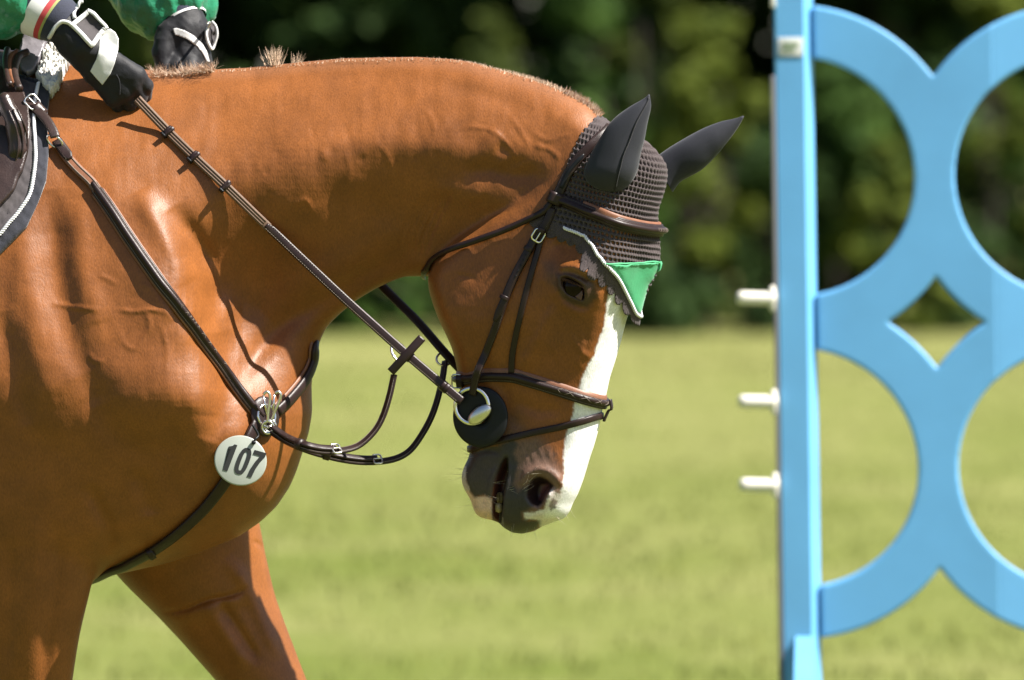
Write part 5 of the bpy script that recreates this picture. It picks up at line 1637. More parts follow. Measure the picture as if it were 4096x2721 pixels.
half = thing('half_pad', 'white sheepskin half pad showing in front of the saddle pommel', 'half pad', tuple(P(210, 300, -.05)))
FL = [(238,196),(262,210),(282,245),(274,283),(251,319),(238,357),(227,378),(204,400),(180,376),(160,352),(150,338),(163,306),(184,255),(206,214)]
FLj = loop_resample(np.array(FL, float), 4); FLj = FLj + nrng.normal(0, 2.6, FLj.shape)
fo_, ftop, fnr, fv_ = project_patch('fleece_edge', FLj, 3.2, .022, .022, M['fleece'], half, relief=lambda v: .010 * vnoise(v, .05, 5, 2) + .0055 * np.abs(vnoise(v, .14, 6, 2)) * 2)
v, f = blob([pc_((150,215,.075), (205,180,.09), 46, 40), pc_((205,180,.09), (240,170,.10), 40, 30), pc_((150,215,.075), (120,240,.03), 46, 40)], .003)
mesh_np('pad_arch', v, f, M['breeches'], half)
project_patch('pad_lining', [(108,212),(130,203),(170,203),(204,212),(184,252),(160,300),(148,330),(118,345),(96,330),(88,300),(94,250)], 6, .030, .012, mat('grey_satin', (.22, .20, .22), .35, build=vary(40, .3, .4, 90, dist=.004)), half, smooth=40)
saddle = thing('saddle', 'brown leather jumping saddle with padded knee roll at the picture edge', 'saddle', tuple(P(-300, 500, 0)))
project_patch('flap', [(-260,330),(-60,300),(60,345),(96,400),(118,470),(124,540),(118,620),(98,715),(55,795),(0,850),(-260,960)], 10, .032, .010, M['saddle'], saddle)
yk = float(ray(60, 560)[0][1])
v, f = blob([pc_((20,400,yk - .035), (62,500,yk - .043), 30, 38), pc_((62,500,yk - .043), (70,600,yk - .045), 38, 36), pc_((70,600,yk - .045), (40,700,yk - .043), 36, 28), pc_((40,700,yk - .043), (-30,780,yk - .04), 28, 18)], .003)
kr = mesh_np('knee_roll', folds(v, f, .0012, 60, 4), f, M['saddle'], saddle)
for dx, r_ in ((0, .0022), (-18, .0016), (17, .0016)):
    kp, kn = surf_path([(52 + dx,440),(84 + dx,520),(90 + dx,600),(66 + dx,690)], 8, .001, 4, make_ray(v, f))
    vv, ff = sweep(kp, kn, circ(r_, 6)); mesh_np('welt', vv, ff, M['saddle'], kr)
v, f = blob([pc_((-300,420,.12), (-120,330,.10), 120, 90), pc_((-120,330,.10), (-10,262,.07), 90, 62), pc_((-10,262,.07), (60,246,.05), 62, 44), pc_((-10,270,.05), (40,330,.0), 56, 40), pc_((40,330,.0), (30,430,-.045), 40, 34), pc_((-200,420,.0), (0,400,-.03), 120, 60)], .0035)
pm = mesh_np('pommel', folds(v, f, .0012, 40, 2), f, M['saddle'], saddle)
for pl, r_, mm in (([(112,208),(80,222),(64,252),(58,292),(66,330),(78,356)], 16, 'saddle'), ([(70,205),(46,226),(38,262),(44,300),(58,338)], 12, 'leather_edge'), ([(30,196),(22,240),(28,300),(40,340)], 13, 'saddle')):
    q3 = resample(np.array([P(a, b, -.012 - .0006 * (b - 190)) for a, b in pl]), .004)
    vv, ff = sweep(q3, np.repeat(np.array([[0, -1., 0]]), len(q3), 0), circ(r_ / 2560, 10)); mesh_np('pommel_roll', vv, ff, M[mm], saddle)
yd = float(up_[0][1])
ring('saddle_ring', P(16, 356, yd - .004), np.array([.9, 0, .3]), np.array([-.3, -.3, .9]), .0105, .0085, .0024, M['steel'], saddle)
ring('saddle_ring', P(28, 368, yd - .006), np.array([.6, .5, -.5]), np.array([.5, -.2, .8]), .0075, .0060, .0022, M['steel'], saddle)
v, f = blob([pc_((-1150,330,.22), (-1000,200,.21), 120, 130), pc_((-1000,250,.20), (-650,420,.17), 140, 120), pc_((-650,420,.17), (-200,360,.11), 120, 100)], .012)
mesh_np('seat', v, f, M['saddle'], saddle)

# ------------------------------------------------------------------ rider
rider = thing('person', 'rider in green satin jacket and black gloves holding the reins', 'person', tuple(P(-650, 300, .15)))
YH = -.068
def hand_caps():
    kn = [(545,296,YH), (532,336,YH + .002), (498,372,YH + .004), (455,398,YH + .008)]
    caps = [pc_((190,50,YH + .02), (262,122,YH + .006), 92, 66), pc_((262,122,YH + .006), (320,185,YH), 66, 62)]
    for i, (a, b, y) in enumerate(kn):
        caps.append(pc_((300 - 6 * i, 158 + 8 * i, YH + .004 * i), (a, b, y), 46, 36, .012))
    fing = [[(582,344,YH + .012), (578,396,YH + .034), (535,400,YH + .05)], [(560,382,YH + .014), (552,424,YH + .036), (505,420,YH + .052)],
            [(520,414,YH + .014), (510,448,YH + .036), (468,438,YH + .05)], [(470,430,YH + .016), (458,452,YH + .036), (425,440,YH + .048)]]
    for i, fg_ in enumerate(fing):
        pr_ = kn[i]; rr = (34, 33, 31, 27)[i]
        for j, q in enumerate(fg_):
            caps.append(pc_(pr_, q, rr, rr - 4, .003)); rr -= 4; pr_ = q
    th = [(350,196,YH + .03), (440,258,YH + .05), (520,300,YH + .055), (565,340,YH + .04)]
    rr = 44
    for a, b in zip(th[:-1], th[1:]): caps.append(pc_(a, b, rr, rr - 6, .008)); rr -= 6
    return caps
gv_, gf_ = blob(hand_caps(), .0020, .006)
# creases over knuckles and wrist
gv_ = folds(gv_, gf_, .0016, 34, 12, (1, 1, 1))
glove = mesh_np('glove', gv_, gf_, M['glove'], rider)
RG = make_ray(gv_, gf_)
project_patch('glove_stripe', [(398,150),(418,124),(438,120),(458,134),(472,161),(470,203),(459,254),(442,296),(411,339),(386,312),(362,284),(386,237),(396,195)], 5, .0022, .003, M['white'], glove, RG, smooth=8)
WT = [(284,106),(320,76),(346,54),(366,66),(384,88),(416,121),(386,154),(361,186),(330,152),(306,128)]
_, wtt, wtn, wtv = project_patch('wrist_tab', WT, 5, .0040, .006, M['glove_mesh'], glove, RG, smooth=20)
tq_ = loop_resample(np.array(WT + WT[:1], float)[:-1], 5); ti_ = [int(np.argmin(((wtv - q) ** 2).sum(1))) for q in tq_]
wp_, wq_ = wtt[ti_], wtn[ti_]
v, f = sweep(wp_, wq_, flat_prof(.0075, .0034, .5), True); mesh_np('tab_piping', v, f, M['white'], glove)
for pl in ([(203,146),(214,128),(224,110),(246,91),(262,91),(275,96),(284,104)], [(294,80),(289,62),(292,46),(305,26),(318,16),(330,12)]):
    q_, n_ = surf_path(pl, 4, .002, 2, RG)
    strap('glove_piping', q_, n_, .0062, .0030, M['white'], glove, prof=flat_prof(.0062, .0034, .6))
fcr, fcn = surf_path([(466,300),(476,320),(480,350),(478,380)], 4, .0005, 2, RG)
v, f = sweep(fcr, fcn, circ(.0011, 6)); mesh_np('glove_seam', v, f, M['glove'], glove)
# near sleeve and knitted cuff
def tube(path, name, m, parent, n=40, relief=None):
    q = resample(np.array([[*P(a, b, y), r / 2560] for a, b, y, r in path]), .004)
    t = np.gradient(q[:, :3], axis=0); t /= np.linalg.norm(t, axis=1)[:, None]
    V = []; 
    for i, p in enumerate(q):
        u = np.cross(t[i], [0, 1., 0]); u /= np.linalg.norm(u); w = np.cross(t[i], u)
        for k in range(n):
            a = 2 * PI * k / n
            V.append(p[:3] + (u * math.cos(a) + w * math.sin(a)) * p[3])
    V = np.array(V); idx = np.arange(len(V)).reshape(len(q), n)
    f = np.stack([idx[:-1], np.roll(idx[:-1], -1, 1), np.roll(idx[1:], -1, 1), idx[1:]], -1).reshape(-1, 4)
    nn_ = np.cross(V[f[:, 1]] - V[f[:, 0]], V[f[:, 2]] - V[f[:, 0]]); ce = np.repeat((q[:-1, :3] + q[1:, :3]) / 2, n, 0)
    if (nn_ * (V[f].mean(1) - ce)).sum() < 0: f = f[:, ::-1].copy()
    if relief: V = relief(V, f)
    return mesh_np(name, V, f, m, parent), V, f, q
cuff, cV, cF, cQ = tube([(-20,-62,.0,118),(60,-22,-.03,124),(150,30,-.045,118),(230,78,-.053,100),(268,104,-.056,84)], 'cuff', M['navy'], rider)
RC_ = make_ray(cV, cF)
# stripes go round the cuff
def band(q, i0, i1, extra, name, m, parent, n=40):
    sub = q[i0:i1].copy()
    t = np.gradient(q[:, :3], axis=0)[i0:i1]; t /= np.linalg.norm(t, axis=1)[:, None]
    V = []
    for i, p in enumerate(sub):
        u = np.cross(t[i], [0, 1., 0]); u /= np.linalg.norm(u); w = np.cross(t[i], u)
        for k in range(n):
            a = 2 * PI * k / n; V.append(p[:3] + (u * math.cos(a) + w * math.sin(a)) * (p[3] + extra))
    V = np.array(V); idx = np.arange(len(V)).reshape(len(sub), n)
    f = np.stack([idx[:-1], np.roll(idx[:-1], -1, 1), np.roll(idx[1:], -1, 1), idx[1:]], -1).reshape(-1, 4)
    return mesh_np(name, V, f, m, parent)
def at_x(q, px): return int(np.argmin(np.abs(pix(q[:, :3])[0] - px)))
for a, b, mm in ((152, 196, 'white'), (196, 209, 'red'), (209, 221, 'lime')):
    i0, i1 = at_x(cQ, a), max(at_x(cQ, b) + 1, at_x(cQ, a) + 2)
    band(cQ, i0, i1, .0008, 'cuff_stripe', M[mm], cuff)
v, f = blob([pc_((250,92,-.052), (286,126,-.056), 54, 44)], .004); mesh_np('wrist', v, f, M['skin'], rider)
SH = (-560, -950)
near_arm = [pc_((-560,-900,-.08), (-420,-330,-.14), 210, 190), pc_((-420,-330,-.14), (-160,-150,-.07), 195, 205), pc_((-160,-150,-.07), (10,-48,-.025), 205, 186), pc_((10,-48,-.025), (36,-32,-.032), 182, 158)]
far_arm = [pc_((-460,-900,.36), (300,-480,.34), 210, 195), pc_((300,-480,.34), (560,-180,.24), 195, 190), pc_((560,-180,.24), (655,-20,.19), 190, 176), pc_((655,-20,.19), (682,12,.18), 172, 132), pc_((590,-10,.16), (622,108,.16), 84, 40, .02), pc_((800,-30,.2), (822,60,.19), 60, 36, .02)]
v, f = blob(near_arm, .005, .03); v = folds(v, f, .009, 16, 31, (1.4, 1, .8)); v = folds(v, f, .003, 45, 33, (1.3, 1, .7))
mesh_np('sleeve', v, f, M['jacket'], rider)
v, f = blob(far_arm, .005, .03); v = folds(v, f, .008, 18, 41, (1.6, 1, .6)); v = folds(v, f, .003, 45, 43, (1.6, 1, .5))
mesh_np('sleeve', v, f, M['jacket'], rider)
v, f = blob([pc_((-620,200,.15), (-560,-300,.14), 420, 400), pc_((-560,-300,.14), (-530,-760,.14), 400, 430), pc_((-560,-900,-.06), (-470,-900,.34), 240, 240)], .012, .08); v = folds(v, f, .02, 9, 51)
mesh_np('jacket', v, f, M['jacket'], rider)
v, f = blob([pc_((-650,260,.06), (-170,560,-.10), 240, 170), pc_((-650,260,.24), (-120,560,.36), 240, 170), pc_((-680,230,.06), (-680,230,.24), 260, 260)], .010, .05); mesh_np('breeches', v, f, M['breeches'], rider)
for yy, y2 in ((-.10, -.14), (.36, .42)):
    v, f = blob([pc_((-170,560,yy), (-420,1150,y2), 165, 150), pc_((-420,1150,y2), (-560,1700,y2), 150, 110), pc_((-560,1700,y2), (-560,1850,y2), 110, 105), pc_((-560,1850,y2), (-300,1900,y2), 105, 85)], .010, .03); mesh_np('boot', v, f, M['boot'], rider)
v, f = blob([pc_((-500,-1000,.14), (-480,-1150,.14), 130, 130), pc_((-460,-1330,.14), (-430,-1420,.14), 210, 240), pc_((-300,-1330,.14), (-270,-1300,.14), 40, 35), pc_((-650,200,.06), (-250,480,-.06), 150, 120), pc_((-650,200,.24), (-250,480,.3), 150, 120), pc_((-650,200,.15), (-530,-760,.14), 300, 300), pc_((-530,-900,.14), (-500,-1000,.14), 200, 130)], .012, .03); mesh_np('body', v, f, M['skin'], rider)
v, f = blob([pc_((-450,-1440,.14), (-430,-1450,.14), 270, 270), pc_((-250,-1400,.14), (-200,-1390,.14), 60, 30)], .012, .04); mesh_np('helmet', v, f, M['boot'], rider)
# far hand
fv2, ff2 = blob([pc_((728,78,.16), (742,130,.155), 92, 92), pc_((742,130,.155), (752,230,.15), 92, 88), pc_((752,230,.15), (790,300,.15), 86, 70), pc_((668,130,.135), (650,205,.125), 46, 40, .01), pc_((650,205,.125), (658,275,.12), 40, 36, .004), pc_((658,275,.12), (690,320,.115), 34, 26, .004),
                 pc_((700,250,.125), (720,300,.105), 40, 34, .004), pc_((760,260,.12), (770,320,.10), 40, 34, .004)], .0022, .012)
fv2 = folds(fv2, ff2, .0022, 34, 61)
glove2 = mesh_np('glove', fv2, ff2, M['glove'], rider)
RG2 = make_ray(fv2, ff2)
project_patch('glove_stripe', [(692,116),(707,113),(739,122),(777,145),(808,178),(825,207),(836,247),(826,250),(810,216),(787,186),(749,157),(714,143),(700,140)], 5, .0016, .0024, M['white'], glove2, RG2)
fc, fcV, fcF, fcQ = tube([(660,-40,.19,118),(690,10,.178,112),(716,52,.168,104),(736,92,.160,97)], 'cuff', M['navy'], rider)
i0 = int(len(fcQ) * .52); i1 = int(len(fcQ) * .72)
band(fcQ, i0, i1, .0010, 'cuff_stripe', M['white'], fc)
i0 = int(len(fcQ) * .93); band(fcQ, i0, len(fcQ), .0014, 'glove_piping', M['white'], glove2)
td = [(835,90),(822,108),(816,140),(824,178),(836,200),(848,172),(856,140),(850,108)]
_, tt, tn2, tv2 = project_patch('wrist_tab', td, 5, .003, .003, M['glove_mesh'], glove2, RG2)
tq, tqn = surf_path(td + td[:1], 4, .004, 2, RG2); strap('tab_piping', tq, tqn, .004, .003, M['white'], glove2)

# ------------------------------------------------------------------ mane stubble, withers tuft, whiskers
def hairs(name, roots, dirs_, lens, m, w=.0009, curl=.25, parent=horse, segs=3):
    V = []; F_ = []
    for r0, d, L in zip(roots, dirs_, lens):
        d = d / np.linalg.norm(d)
        side = np.cross(d, nrng.normal(0, 1, 3)); side /= np.linalg.norm(side) + 1e-9
        b = np.cross(d, side)
        p = r0.copy(); base = len(V)
        dd = d.copy()
        for s_ in range(segs + 1):
            ww = w * (1 - s_ / (segs + .4))
            V += [p - side * ww, p + side * ww, p + b * ww]
            if s_ < segs:
                dd = dd + b * curl / segs; dd /= np.linalg.norm(dd); p = p + dd * L / segs
        for s_ in range(segs):
            o = base + 3 * s_
            for k in range(3): F_.append((o + k, o + (k + 1) % 3, o + 3 + (k + 1) % 3, o + 3 + k))
    o = mesh_np(name, V, F_, M[m], parent); o['kind'] = 'stuff'
    return o
cr_ = resample(np.array(TOP[8:25], float), 1.6)
roots, dr, ln = [], [], []
for a, b in cr_:
    x = P(a, b, 0)[0]
    for rep in range(3):
        yb = float(bend(x)) + nrng.normal(0, .006)
        q = P(a + nrng.normal(0, 4), b + 9 + abs(nrng.normal(0, 5)), yb)
        prog = (a - 800) / 1600
        L = .0022 + .008 * sstep(.55, .95, np.array([prog]))[0] + abs(nrng.normal(0, .0015))
        t_ = np.array([.35, 0, .05 - .5 * max(0, prog - .5)])
        roots.append(q); dr.append(np.array([0, nrng.normal(0, .35), 1.]) + t_ * .9 + nrng.normal(0, .12, 3)); ln.append(L)
hairs('mane', roots, dr, ln, 'mane_pale', .0006, .4)
roots, dr, ln = [], [], []
for k in range(420):                        # end of the mane by the poll, darker and longer
    a = rnd.uniform(2250, 2395); b = np.interp(a, [2250, 2342, 2395], [366, 414, 462])
    q = P(a, b + 8 + abs(rnd.gauss(0, 6)), float(bend(P(a, b, 0)[0])) + rnd.gauss(0, .006))
    roots.append(q); dr.append(np.array([.75, rnd.gauss(0, .3), .85]) + nrng.normal(0, .15, 3)); ln.append(rnd.uniform(.007, .017))
hairs('mane', roots, dr, ln, 'mane', .0008, .5)
roots, dr, ln = [], [], []
for k in range(120):                        # upright tuft half way along the crest
    c = 1095 if rnd.random() < .72 else 1185
    a = rnd.gauss(c, 16 if c < 1150 else 9); b = 262
    roots.append(P(a, b, float(bend(P(a, b, 0)[0])) + rnd.gauss(0, .004))); dr.append(np.array([(a - c) / 90 + rnd.gauss(0, .14), rnd.gauss(0, .15), 1.])); ln.append(rnd.uniform(.015, .034) * (1 if c < 1150 else .7))
hairs('mane_tuft', roots, dr, ln, 'mane_pale', .0006, .25)
roots, dr, ln = [], [], []
for k in range(760):                        # tangle of hair over the withers, below the far hand
    a = rnd.uniform(600, 860); b = np.interp(a, [600, 700, 800, 900], [300, 300, 286, 278])
    roots.append(P(a, b + rnd.uniform(-6, 12), float(bend(P(a, b, 0)[0])) + rnd.gauss(-.004, .010))); dr.append(np.array([rnd.gauss(-.35, .5), rnd.gauss(-.25, .35), rnd.uniform(.35, 1.)])); ln.append(rnd.uniform(.008, .024))
hairs('mane_tuft', roots[::2], dr[::2], ln[::2], 'mane', .0005, 1.1, segs=5)
hairs('mane_tuft', roots[1::2], dr[1::2], ln[1::2], 'mane_pale', .0005, 1.1, segs=5)
roots, dr, ln = [], [], []
for a, b, ux, uy in [(1860,1880,-1,.1),(1850,1900,-1,.2),(1850,1930,-1,.35),(1860,1960,-.9,.3),(1880,2000,-.9,.5),(1900,2040,-.7,.8),(1880,1815,-1,0),(1890,1830,-1,-.1),(1940,2060,-.2,1),(1960,2050,.3,.9),(1950,2000,.9,.15),(1965,1990,1,.1),(1990,1930,.9,.2),(2030,1950,.9,-.05),(2010,1990,1,.05),(2000,2060,.2,1),
                       (2100,1930,.6,-.6),(2090,1960,.7,-.5),(2110,1895,.9,-.35),(2180,2100,.4,.9),(2230,2080,.6,.7),(2270,2060,.7,.6),(2300,2020,.9,.5),(2120,2120,.3,.9),(2060,2110,-.1,1),(2340,1870,1,.1),(2030,1890,.9,.1),(2000,1990,-.8,.1)]:
    for rep in range(3):
        h, n_ = ray(a + rnd.gauss(0, 10), b + rnd.gauss(0, 10))
        if h is None: continue
        roots.append(h); dr.append(np.array([ux, -.35 + rnd.gauss(0, .2), -uy]) + nrng.normal(0, .2, 3)); ln.append(rnd.uniform(.012, .030))
hairs('whisker', roots, dr, ln, 'whisker', .00035, .35, segs=4)

# ------------------------------------------------------------------ ground and trees
def grass_nodes(nt, b):
    tc = N(nt, 'ShaderNodeTexCoord')
    def noise(s, d=4):
        n = N(nt, 'ShaderNodeTexNoise'); n.inputs['Scale'].default_value = s; n.inputs['Detail'].default_value = d
        nt.links.new(tc.outputs['Object'], n.inputs['Vector']); return n
    a, c, e = noise(0.55, 5), noise(4.0, 5), noise(60, 3)
    ad = N(nt, 'ShaderNodeMath', operation='MULTIPLY_ADD'); ad.inputs[1].default_value = 0.7
    nt.links.new(c.outputs['Fac'], ad.inputs[0]); nt.links.new(a.outputs['Fac'], ad.inputs[2])
    ad2 = N(nt, 'ShaderNodeMath', operation='MULTIPLY_ADD'); ad2.inputs[1].default_value = 0.35
    nt.links.new(e.outputs['Fac'], ad2.inputs[0]); nt.links.new(ad.outputs[0], ad2.inputs[2])
    cr = N(nt, 'ShaderNodeValToRGB')
    cr.color_ramp.elements[0].position = 0.72; cr.color_ramp.elements[0].color = (0.150, 0.190, 0.026, 1)
    cr.color_ramp.elements[1].position = 1.32; cr.color_ramp.elements[1].color = (0.310, 0.315, 0.085, 1)
    m = cr.color_ramp.elements.new(1.0); m.color = (0.225, 0.250, 0.050, 1)
    mr = N(nt, 'ShaderNodeMapRange'); mr.inputs['From Min'].default_value = 0.7; mr.inputs['From Max'].default_value = 1.35
    # the grass turns yellower and paler farther off
    sx = N(nt, 'ShaderNodeSeparateXYZ'); nt.links.new(tc.outputs['Object'], sx.inputs[0])
    dy = N(nt, 'ShaderNodeMapRange'); dy.inputs['From Min'].default_value = 8; dy.inputs['From Max'].default_value = 40
    dy.inputs['To Min'].default_value = -0.10; dy.inputs['To Max'].default_value = 0.16
    nt.links.new(sx.outputs['Y'], dy.inputs['Value'])
    ad3 = N(nt, 'ShaderNodeMath', operation='ADD'); nt.links.new(ad2.outputs[0], ad3.inputs[0]); nt.links.new(dy.outputs[0], ad3.inputs[1])
    nt.links.new(ad3.outputs[0], mr.inputs['Value'])
    cr.color_ramp.elements[0].position = 0.0; cr.color_ramp.elements[1].position = 0.5; cr.color_ramp.elements[2].position = 1.0
    cr.color_ramp.elements[0].color = (0.098, 0.126, 0.021, 1); cr.color_ramp.elements[1].color = (0.150, 0.165, 0.046, 1); cr.color_ramp.elements[2].color = (0.205, 0.205, 0.074, 1)
    nt.links.new(mr.outputs[0], cr.inputs[0])
    nt.links.new(cr.outputs[0], b.inputs['Base Color'])
    bp = N(nt, 'ShaderNodeBump'); bp.inputs['Strength'].default_value = 0.8; bp.inputs['Distance'].default_value = 0.03
    nt.links.new(e.outputs['Fac'], bp.inputs['Height']); nt.links.new(bp.outputs[0], b.inputs['Normal'])
M['grass'] = mat('mown_grass', (0.2, 0.24, 0.05), 0.9, spec=0.08, sheen=0.0, build=grass_nodes)
GZ = float(P(0, GRD, 0)[2]) - 0.004
gx = np.r_[-900, -300, -100, np.linspace(-30, 30, 25), 100, 300, 900]; gy = np.r_[-300, -100, -40, np.linspace(-20, 60, 33), 120, 300, 900, 2000]
gv = np.stack(np.meshgrid(gx, gy), -1).reshape(-1, 2)
gzv = GZ + 0.03 * vnoise(gv, 0.3, 4, 2) * sstep(3, 12, np.abs(gv[:, 1] - 1.0))
gi = np.arange(len(gx) * len(gy)).reshape(len(gy), len(gx))
gf = np.stack([gi[:-1, :-1], gi[:-1, 1:], gi[1:, 1:], gi[1:, :-1]], -1).reshape(-1, 4)
ground = mesh_np('grass_field', np.c_[gv, gzv], gf, M['grass'])
ground['kind'] = 'structure'

# ------------------------------------------------------------------ show-jump wing
wing = thing('jump_wing', 'sky blue show jump wing with large cut out rings beside the grass', 'jump wing', (0, 0, 0))
WY = 3.0
KW = 15.0 / FPX                                # metres for one picture pixel at that distance
yaw, lean = math.radians(3.5), math.radians(0.85)
WB = P(3207, 2721, WY)                         # a point on the front of the post
wx = np.array([math.cos(yaw), -math.sin(yaw), 0]) ; wn_ = np.array([-math.sin(yaw), -math.cos(yaw), 0])
wx = np.array([math.cos(yaw), -math.sin(yaw) * -1 * -1, 0])
wz = np.array([-math.sin(lean), 0, math.cos(lean)])
CW = math.cos(yaw)
def wp(px, py, d=0.0):
    """place on the wing's front plane (picture coordinates on the leaning board), d metres behind it"""
    u = (px - 3207 + (py - 2721) * 0) * KW / CW; h = (2721 - py) * KW
    return WB + wx * u + wz * h - wn_ * d
gz_w = GRDZ = float(P(0, 4554, 0)[2])
hb_ = (WB[2] - gz_w)
def wbox(x0, x1, y0, y1, d0, d1, name, m, bev=.004, parent=wing):
    a = wp(x0, y1, d0); b = wp(x1, y0, d1)
    c = (wp(x0, y1, d0) + wp(x1, y0, d1)) / 2
    bm = box_bm(((x1 - x0) * KW / CW, abs(d1 - d0), (y1 - y0) * KW), bev)
    R3 = Matrix(((wx[0], -wn_[0], wz[0], c[0]), (wx[1], -wn_[1], wz[1], c[1]), (wx[2], -wn_[2], wz[2], c[2]), (0, 0, 0, 1)))
    return bm_obj(name, bm, m, parent, R3)
ybot = 2721 + hb_ / KW
wing.location = wp(3190, ybot)
def post_at(x0, x1, d0, name='post'):
    # square upright; front corner cut slanting, shaped to catch sun as the lit side
    w_ = (x1 - x0) * KW / CW
    prof = [(0, .004), (.004, 0), (w_ - .017, 0), (w_ - .0158, .001), (w_ - .001, .040), (w_, .044), (w_, .070), (0, .070)]
    V = []; F_ = []
    for py_ in (-420, ybot):
        for u_, d_ in prof: V.append(wp(x0, py_, d0 + d_) + wx * u_)
    k_ = len(prof)
    F_ = [(i, (i + 1) % k_, (i + 1) % k_ + k_, i + k_) for i in range(k_)] + [tuple(range(k_))[::-1], tuple(range(k_, 2 * k_))]
    bm = bmesh.new(); vs_ = [bm.verts.new(x) for x in V]
    for f_ in F_: bm.faces.new([vs_[i] for i in f_])
    bmesh.ops.recalc_face_normals(bm, faces=bm.faces)
    return bm_obj(name, bm, M['paint'], wing, smooth=False)
post = post_at(3132, 3284, 0)
wbox(3116, 3133, 300, ybot - 60, -.004, .05, 'keyhole_track', M['rail'], .002)
wbox(3148, 3246, 148, 222, -.002, -.0002, 'label_plate', M['label'], .0006)
for k in range(2): wbox(3166, 3230 - 14 * k, 166 + k * 22, 178 + k * 22, -.0032, -.0012, 'label_print', M['label_print'], .0002)
# rings cut from board
XC, YC, PX_, PY_ = 3205, 703, 1116, 1168
ROUT, RIN = 688 * KW, 478 * KW
vx = .004
def board(cx_list, x_lo, x_hi, name, hinge=None, ang=0.0):
    y_lo, y_hi = -60, 2640
    us = np.arange((x_lo - 3207) * KW / CW - .03, (x_hi - 3207) * KW / CW + .03, vx); hs = np.arange((2721 - y_hi) * KW - .03, (2721 - y_lo) * KW + .03, vx); ds = np.arange(-.028, .029, vx)
    U_, H_ = np.meshgrid(us, hs)
    f2 = np.full(U_.shape, 9.0)
    hole = np.full(U_.shape, 9.0)
    for cx in cx_list:
        for cy in (YC, YC + PY_):
            r = np.hypot(U_ - (cx - 3207) * KW / CW, H_ - (2721 - cy) * KW)
            f2 = np.minimum(f2, r - ROUT); hole = np.minimum(hole, r - RIN)
    f2 = np.maximum(f2, -hole)
    f2 = np.maximum(f2, (x_lo - 3207) * KW / CW - U_); f2 = np.maximum(f2, U_ - (x_hi - 3207) * KW / CW)
    f2 = np.maximum(f2, H_ - (2721 - 12) * KW) if False else f2
    Fm = np.maximum(f2[None], (np.abs(ds) - .014)[:, None, None]).astype(np.float32)
    Fm[0] = Fm[-1] = .01; Fm[:, 0] = Fm[:, -1] = .01; Fm[:, :, 0] = Fm[:, :, -1] = .01
    v, f = surface_nets(Fm, (us[0], ds[0], hs[0]), vx)
    u0 = (x_lo - 3207) * KW / CW
    uu, dd = v[:, 0], v[:, 1]
    if ang:
        uu, dd = u0 + (uu - u0) * math.cos(ang) - dd * math.sin(ang), (uu - u0) * math.sin(ang) + dd * math.cos(ang)
    V = WB + np.outer(uu, wx) + np.outer(v[:, 2], wz) - np.outer(dd + .036, wn_)
    return mesh_np(name, V, f, M['paint'], wing)
rows = (XC, XC + PX_, XC + 2 * PX_)
board(rows, 3286, 4008, 'ring_panel')
board(rows, 3992, 5437, 'ring_panel', ang=math.radians(6))
wbox(5440, 5590, -420, ybot, .15, .27, 'post', M['paint'], .004)
wbox(3284, 4012, 2560, 2700, .022, .050, 'bottom_rail', M['paint'], .003) if False else None
# pins of the jump cups, pointing left
for py_ in (1192, 1606, 1940):
    a = wp(2972, py_ - 4, -.022); b = wp(3124, py_, -.012)
    q3 = np.linspace(a, b, 10)
    pr = np.array([circ(.0135 * (1 if 0 < i else .8), 16) for i in range(10)])
    v, f = sweep(q3, np.repeat(np.array([[0, -1., 0]]), 10, 0), pr); pn = mesh_np('cup_pin', v, f, M['white_plastic'], wing)
    q3 = np.linspace(wp(3100, py_, -.012), wp(3122, py_, -.012), 4)
    pr = np.array([np.array(circ(1, 18)) * np.array([.014, .026]) * s_ for s_ in (.8, 1, 1, .9)])
    v, f = sweep(q3, np.repeat(np.array([[0, -1., 0]]), 4, 0), pr[:, :, ::-1]); mesh_np('pin_flange', v, f, M['white_plastic'], pn)
wbox(3120, 3140, -40, 28, -.004, .02, 'cup_catch', M['white_plastic'], .002)
# sloping foot braces towards the camera and away
for sg, dd in ((1, 0.0), (-1, .078)):
    a = wp(3222, 2545, dd); b = wp(3205, ybot - 30, dd) + (wn_ if sg == 1 else -wn_) * .55
    q3 = np.linspace(a, b, 8)
    v, f = sweep(q3, np.repeat(np.array([[0, 0, 1.]]), 8, 0), [(-.019, -.035), (-.019, .0), (.019, .0), (.019, -.035)]); mesh_np('foot_brace', v, f, M['paint'], wing, smooth=False)
    c = wp(3205, ybot - 18, dd) + (wn_ if sg == 1 else -wn_) * .32
    bm = box_bm((.05, .72, .05), .004); bm_obj('foot', bm, M['paint'], wing, Matrix.Translation(c) @ Matrix.Rotation(math.atan2(wn_[1], wn_[0]) - PI / 2, 4, 'Z'))

